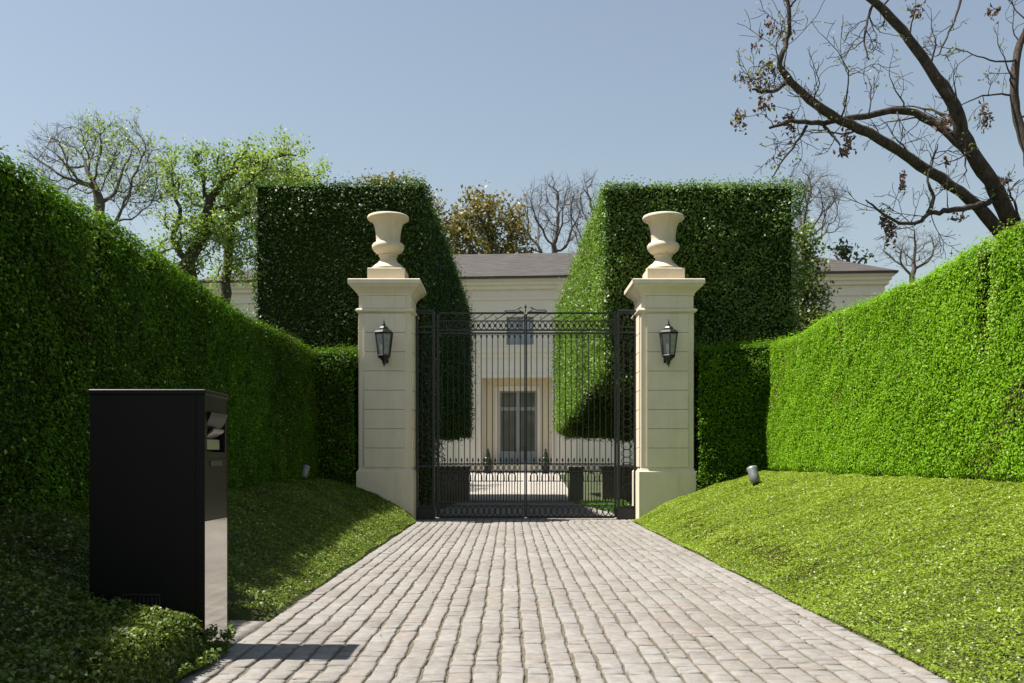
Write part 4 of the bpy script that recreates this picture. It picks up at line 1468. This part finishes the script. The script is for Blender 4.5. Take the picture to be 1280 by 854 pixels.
make_tree('bare_tree', b, [pxc(1010, 262, 52, 48, Y, b), pxc(985, 290, 30, 40, Y, b)], [[(0, 0, -.4)] + pxp([(1010, 400), (1008, 330)], Y, b)], .24,
          'bare tree with pale branches right of the right tall hedge block', M['bark_grey'], 750, .42, .014, twigs=4, twiglen=1.0, seed=19)
Y, b = 42, np.array([17.0, 42, .5])
make_tree('bare_tree', b, [pxc(1140, 315, 42, 32, Y, b)], [[(0, 0, -.4)] + pxp([(1142, 400), (1140, 345)], Y, b)], .12,
          'small bare tree low over the sunlit hedge beneath the big limbs', M['bark_grey'], 240, .32, .010, twigs=4, twiglen=.6, seed=27)
Y, b = 60, np.array([20.6, 60, .5])
make_tree('evergreen_tree', b, [pxc(1052, 318, 16, 18, Y, b), pxc(1078, 326, 15, 10, Y, b)], [[(0, 0, -.4)] + pxp([(1062, 400), (1062, 345)], Y, b)], .16,
          'dark glossy evergreen just showing over the right end of the roof', M['bark'], 160, .35, .02, twigs=1, twiglen=.4, seed=31,
          leaves=[dict(per=8, sd=.22, size=.30, mat=M['dark_leaf'], frac=.8)])
Y, b = 23.5, np.array([6.9, 23.5, .5])
make_tree('loose_tree', b, [pxc(1005, 340, 22, 48, Y, b), pxc(1015, 385, 24, 34, Y, b), pxc(1002, 310, 16, 30, Y, b), pxc(1003, 410, 28, 34, Y, b)], [[(0, 0, -.4)] + pxp([(1000, 440), (1004, 380)], Y, b)], .07,
          'loose light green sapling leaning out beside the right tall hedge block', M['bark'], 260, .16, .006, twigs=2, twiglen=.25, seed=43,
          leaves=[dict(per=22, sd=.13, size=.10, mat=M['loose_leaf'], frac=.95)])


# big bare tree at the upper right, limbs arching towards the gate
def make_big_tree():
    random.seed(77)
    Y0 = 15.5
    root = empty('pecan_tree', (7.9, Y0, 0.5), 0, 'big dark limbed bare tree with dead leaf bunches arching over the sunlit hedge', 'tree')
    O = np.array([7.9, Y0, .5])

    def path(px, ys=None):
        out = []
        for k, (x, y) in enumerate(px):
            Yd = Y0 + (ys[k] if ys else 0)
            out.append(at(x, y, Yd) - O)
        return out

    def smooth(P, R, sub=4):
        P = [np.array(p) for p in P]; n = len(P); o = []; r = []
        for i in range(n - 1):
            p0, p1, p2, p3 = P[max(i - 1, 0)], P[i], P[i + 1], P[min(i + 2, n - 1)]
            for k in range(sub):
                t = k / sub
                o.append(.5 * ((2 * p1) + (-p0 + p2) * t + (2 * p0 - 5 * p1 + 4 * p2 - p3) * t * t + (-p0 + 3 * p1 - 3 * p2 + p3) * t ** 3) + vrand(.008))
                r.append((R[i] + (R[i + 1] - R[i]) * t) * random.uniform(.93, 1.09))
        o.append(P[-1]); r.append(R[-1])
        return o, r
    tr = MB(); tw = MB(); anchors = []
    px = Y0 / F
    def limb(pts, wid, ys, mb=tr, sides=9, twigs=0, tl=.8):
        P, R = smooth(path(pts, ys), [w_ * px * .385 for w_ in wid])
        mb.tube(P, R, sides)
        for k in range(twigs):
            i = random.randint(len(P) // 4, len(P) - 2)
            d = P[i + 1] - P[i]; d /= np.linalg.norm(d)
            s = vrand(); s -= d * s.dot(d); s /= np.linalg.norm(s)
            tips = []
            grow(tw, tips, P[i], d * .5 + s + np.array([0, 0, .15]), tl * random.uniform(.5, 1.2), max(R[i] * .25, .008), 1, 3, .7, .02, .22, (1, 3), 5, .0045, .62)
            anchors.extend(tips)
        return P
    # common bole hidden by the hedge
    bole = at(1290, 330, Y0 + .6) - O
    tr.tube([np.array([0.3, .6, -.8]), np.array([.25, .5, 1.2]), bole + np.array([0.0, 0, -.2]), bole + np.array([-.1, 0, .35])], [.36, .31, .24, .17], 12)
    limb([(1292, 335), (1262, 275), (1237, 225), (1207, 178), (1192, 133), (1163, 85), (1127, 38), (1093, 2), (1050, -30), (1010, -80)], [34, 29, 25, 23, 22, 18, 15, 13, 10, 6], [.6, .4, .2, 0, -.1, -.2, -.3, -.4, -.5, -.7], twigs=11)
    limb([(1296, 345), (1243, 280), (1200, 240), (1150, 206), (1100, 174), (1050, 150), (1012, 124), (985, 97), (974, 78), (984, 50), (986, 12), (972, -25), (960, -60)], [28, 21, 18, 16, 15, 14, 13, 11, 8, 7, 6, 5, 3], [.6, .3, .1, -.2, -.5, -.8, -1.0, -1.1, -1.2, -1.2, -1.3, -1.3, -1.4], twigs=14)
    limb([(1210, 190), (1178, 162), (1152, 146), (1120, 138), (1085, 145), (1052, 150), (1022, 154), (990, 152), (962, 160)], [16, 15, 13, 12, 10, 9, 8, 6, 4], [.05, .2, .3, .25, 0, -.4, -.75, -.9, -1.0], twigs=8)
    limb([(1294, 330), (1300, 260), (1283, 190), (1270, 140), (1268, 100), (1276, 55), (1300, 0), (1320, -60)], [22, 19, 16, 15, 14, 12, 10, 6], [.9, 1.0, 1.1, 1.2, 1.2, 1.3, 1.3, 1.4], twigs=8)
    limb([(1240, 252), (1210, 260), (1180, 264), (1160, 268), (1148, 278), (1125, 278), (1102, 265), (1082, 250)], [9, 9, 8, 6, 6, 5, 4, 2], [.2, -.1, -.3, -.5, -.7, -.9, -1.1, -1.2], sides=7, twigs=8, tl=.5)
    limb([(1160, 266), (1167, 248), (1160, 225), (1165, 205), (1172, 180)], [7, 6, 4, 3, 2], [-.5, -.4, -.4, -.3, -.3], sides=6, twigs=5, tl=.4)
    limb([(1008, 157), (995, 178), (978, 200), (965, 222)], [5, 4, 3, 2], [-.8, -.9, -.9, -1.], sides=6, twigs=4, tl=.35)
    limb([(985, 98), (975, 110), (957, 115), (940, 112)], [9, 7, 5, 3], [-1.1, -1.3, -1.4, -1.5], sides=6, twigs=6, tl=.5)
    limb([(1030, 158), (1043, 172), (1050, 182)], [5, 4, 2], [-.7, -.8, -.9], sides=6, twigs=2, tl=.3)
    limb([(1093, 0), (1085, 25), (1080, 50), (1086, 75)], [5, 4, 3, 2], [-.4, -.6, -.7, -.8], sides=6, twigs=6, tl=.45)
    limb([(1270, 75), (1245, 77), (1215, 68), (1195, 60)], [4, 3, 2, 1.5], [1.2, 1.0, .9, .8], sides=5, twigs=3, tl=.4)
    limb([(1265, 120), (1235, 118), (1205, 130), (1180, 140)], [4, 3, 2, 1.5], [1.2, 1.1, 1.0, .9], sides=5, twigs=3, tl=.4)
    limb([(1205, -20), (1195, 20), (1180, 55), (1172, 70)], [5, 4, 3, 2], [.4, .3, .2, .2], sides=5, twigs=4, tl=.4)
    limb([(985, 10), (1000, -5), (1020, -30)], [4, 3, 2], [-1.2, -1.1, -1.], sides=5, twigs=3, tl=.5)
    limb([(1275, 275), (1268, 255), (1262, 238), (1275, 225)], [5, 4, 3, 2], [.3, .1, 0, 0], sides=5, twigs=5, tl=.4)
    tr.build('trunk', M['bark_big'], root)
    tw.build('branches', M['bark_big'], root)
    # bunches of dead leaves
    B = [(962, 35, 14, 12, 40), (985, 45, 10, 10, 20), (925, 150, 9, 16, 60), (962, 85, 12, 14, 45), (950, 105, 18, 14, 60), (955, 130, 16, 14, 45), (985, 150, 14, 14, 40), (990, 160, 6, 16, 40), (930, 100, 14, 8, 20),
         (1060, 175, 8, 16, 60), (1055, 190, 8, 6, 40), (1128, 228, 4, 14, 35), (1106, 275, 6, 12, 40), (1113, 290, 7, 16, 60), (1232, 150, 8, 18, 60), (1200, 272, 10, 6, 25), (1182, 155, 10, 12, 30), (1242, 15, 9, 8, 30), (1145, 15, 8, 12, 30), (1255, 225, 8, 8, 25),
         (945, 60, 10, 8, 18), (1183, 203, 4, 8, 20), (975, 195, 8, 10, 10)]
    for (bx, by, wx, wy, cnt) in B:
        c = at(bx, by, Y0 - .7) - O
        n = int(cnt * 1.1)
        C = c + rng.normal(size=(n, 3)) * np.array([wx * px * .45, wx * px * .45, wy * px * .45])
        V, Q = leaf_quads(C, rng.normal(size=(n, 3)) * np.array([1, 1, .4]), .085 * rng.uniform(.6, 1.3, n), .45, .3)
        mesh_np('dead_leaf_bunch', V, Q, M['dead'], tint=rng.uniform(0, 1, n), parent=root)
    tag(tips_leaves(anchors, 2, .05, .05, M['tip'], root, 'buds', .35), kind='stuff')


make_big_tree()

# a few fallen leaves and bits on the drive
n = 170
X = rng.uniform(DL + .05, DR - .05, n); Y = rng.uniform(4.5, 17.5, n)
sel = (np.minimum(X - DL, DR - X) < .35) | (rng.uniform(size=n) < .25)
X, Y = X[sel], Y[sel]; n = len(X)
V, Q = leaf_quads(np.stack([X, Y, np.full(n, .026)], 1), rng.normal(size=(n, 3)) * .25 + np.array([0, 0, 1]), rng.uniform(.015, .04, n), .5, .2)
tag(mesh_np('fallen_leaves', V, Q, M['dead'], tint=rng.uniform(.2, 1, n)), 'tiny brown fallen leaves scattered on the pale setts', 'leaves', kind='stuff')

# ------------------------------------------------------------------ light, sky, camera
SUN = np.array([-0.535, 0.03, 1.0]); SUN /= np.linalg.norm(SUN)
elev = math.asin(SUN[2]); azim = math.atan2(SUN[0], SUN[1])
world = bpy.data.worlds.new('World')
scene.world = world
world.use_nodes = True
nt = world.node_tree
for n_ in list(nt.nodes): nt.nodes.remove(n_)
out = nt.nodes.new('ShaderNodeOutputWorld'); bg = nt.nodes.new('ShaderNodeBackground')
sky = nt.nodes.new('ShaderNodeTexSky')
sky.sky_type = 'NISHITA'; sky.sun_disc = False
sky.sun_elevation = elev; sky.sun_rotation = azim % (2 * PI)
sky.altitude = 0; sky.air_density = 1.5; sky.dust_density = 0.8; sky.ozone_density = 1.6
bg.inputs['Strength'].default_value = 0.062
hs = nt.nodes.new('ShaderNodeHueSaturation')
hs.inputs['Saturation'].default_value = 0.75
nt.links.new(sky.outputs[0], hs.inputs['Color'])
nt.links.new(hs.outputs[0], bg.inputs['Color'])
nt.links.new(bg.outputs[0], out.inputs['Surface'])

ld = bpy.data.lights.new('sun', 'SUN')
ld.energy = 5.0; ld.angle = math.radians(0.53); ld.color = (1.0, 0.955, 0.88)
lo = bpy.data.objects.new('sun', ld); COL.objects.link(lo)
from mathutils import Vector
lo.rotation_euler = Vector(SUN).to_track_quat('Z', 'Y').to_euler()
lo.location = (-20, -5, 40)

cam = bpy.data.cameras.new('camera')
cam.sensor_width = 36.0; cam.lens = F / 1280 * 36.0
cam.shift_y = (HY - 427) / 1280.0; cam.shift_x = (640 - CX) / 1280.0
cam.clip_start = 0.05; cam.clip_end = 2000
co = bpy.data.objects.new('camera', cam); COL.objects.link(co)
co.location = (0, 0, HC); co.rotation_euler = (PI / 2, 0, 0)
scene.camera = co

scene.render.engine = 'CYCLES'
scene.cycles.use_denoising = True
scene.cycles.max_bounces = 8
scene.view_settings.view_transform = 'Standard'
scene.view_settings.look = 'None'
scene.view_settings.exposure = 0.95
scene.view_settings.gamma = 1.0
scene.render.resolution_x, scene.render.resolution_y = 1024, 683
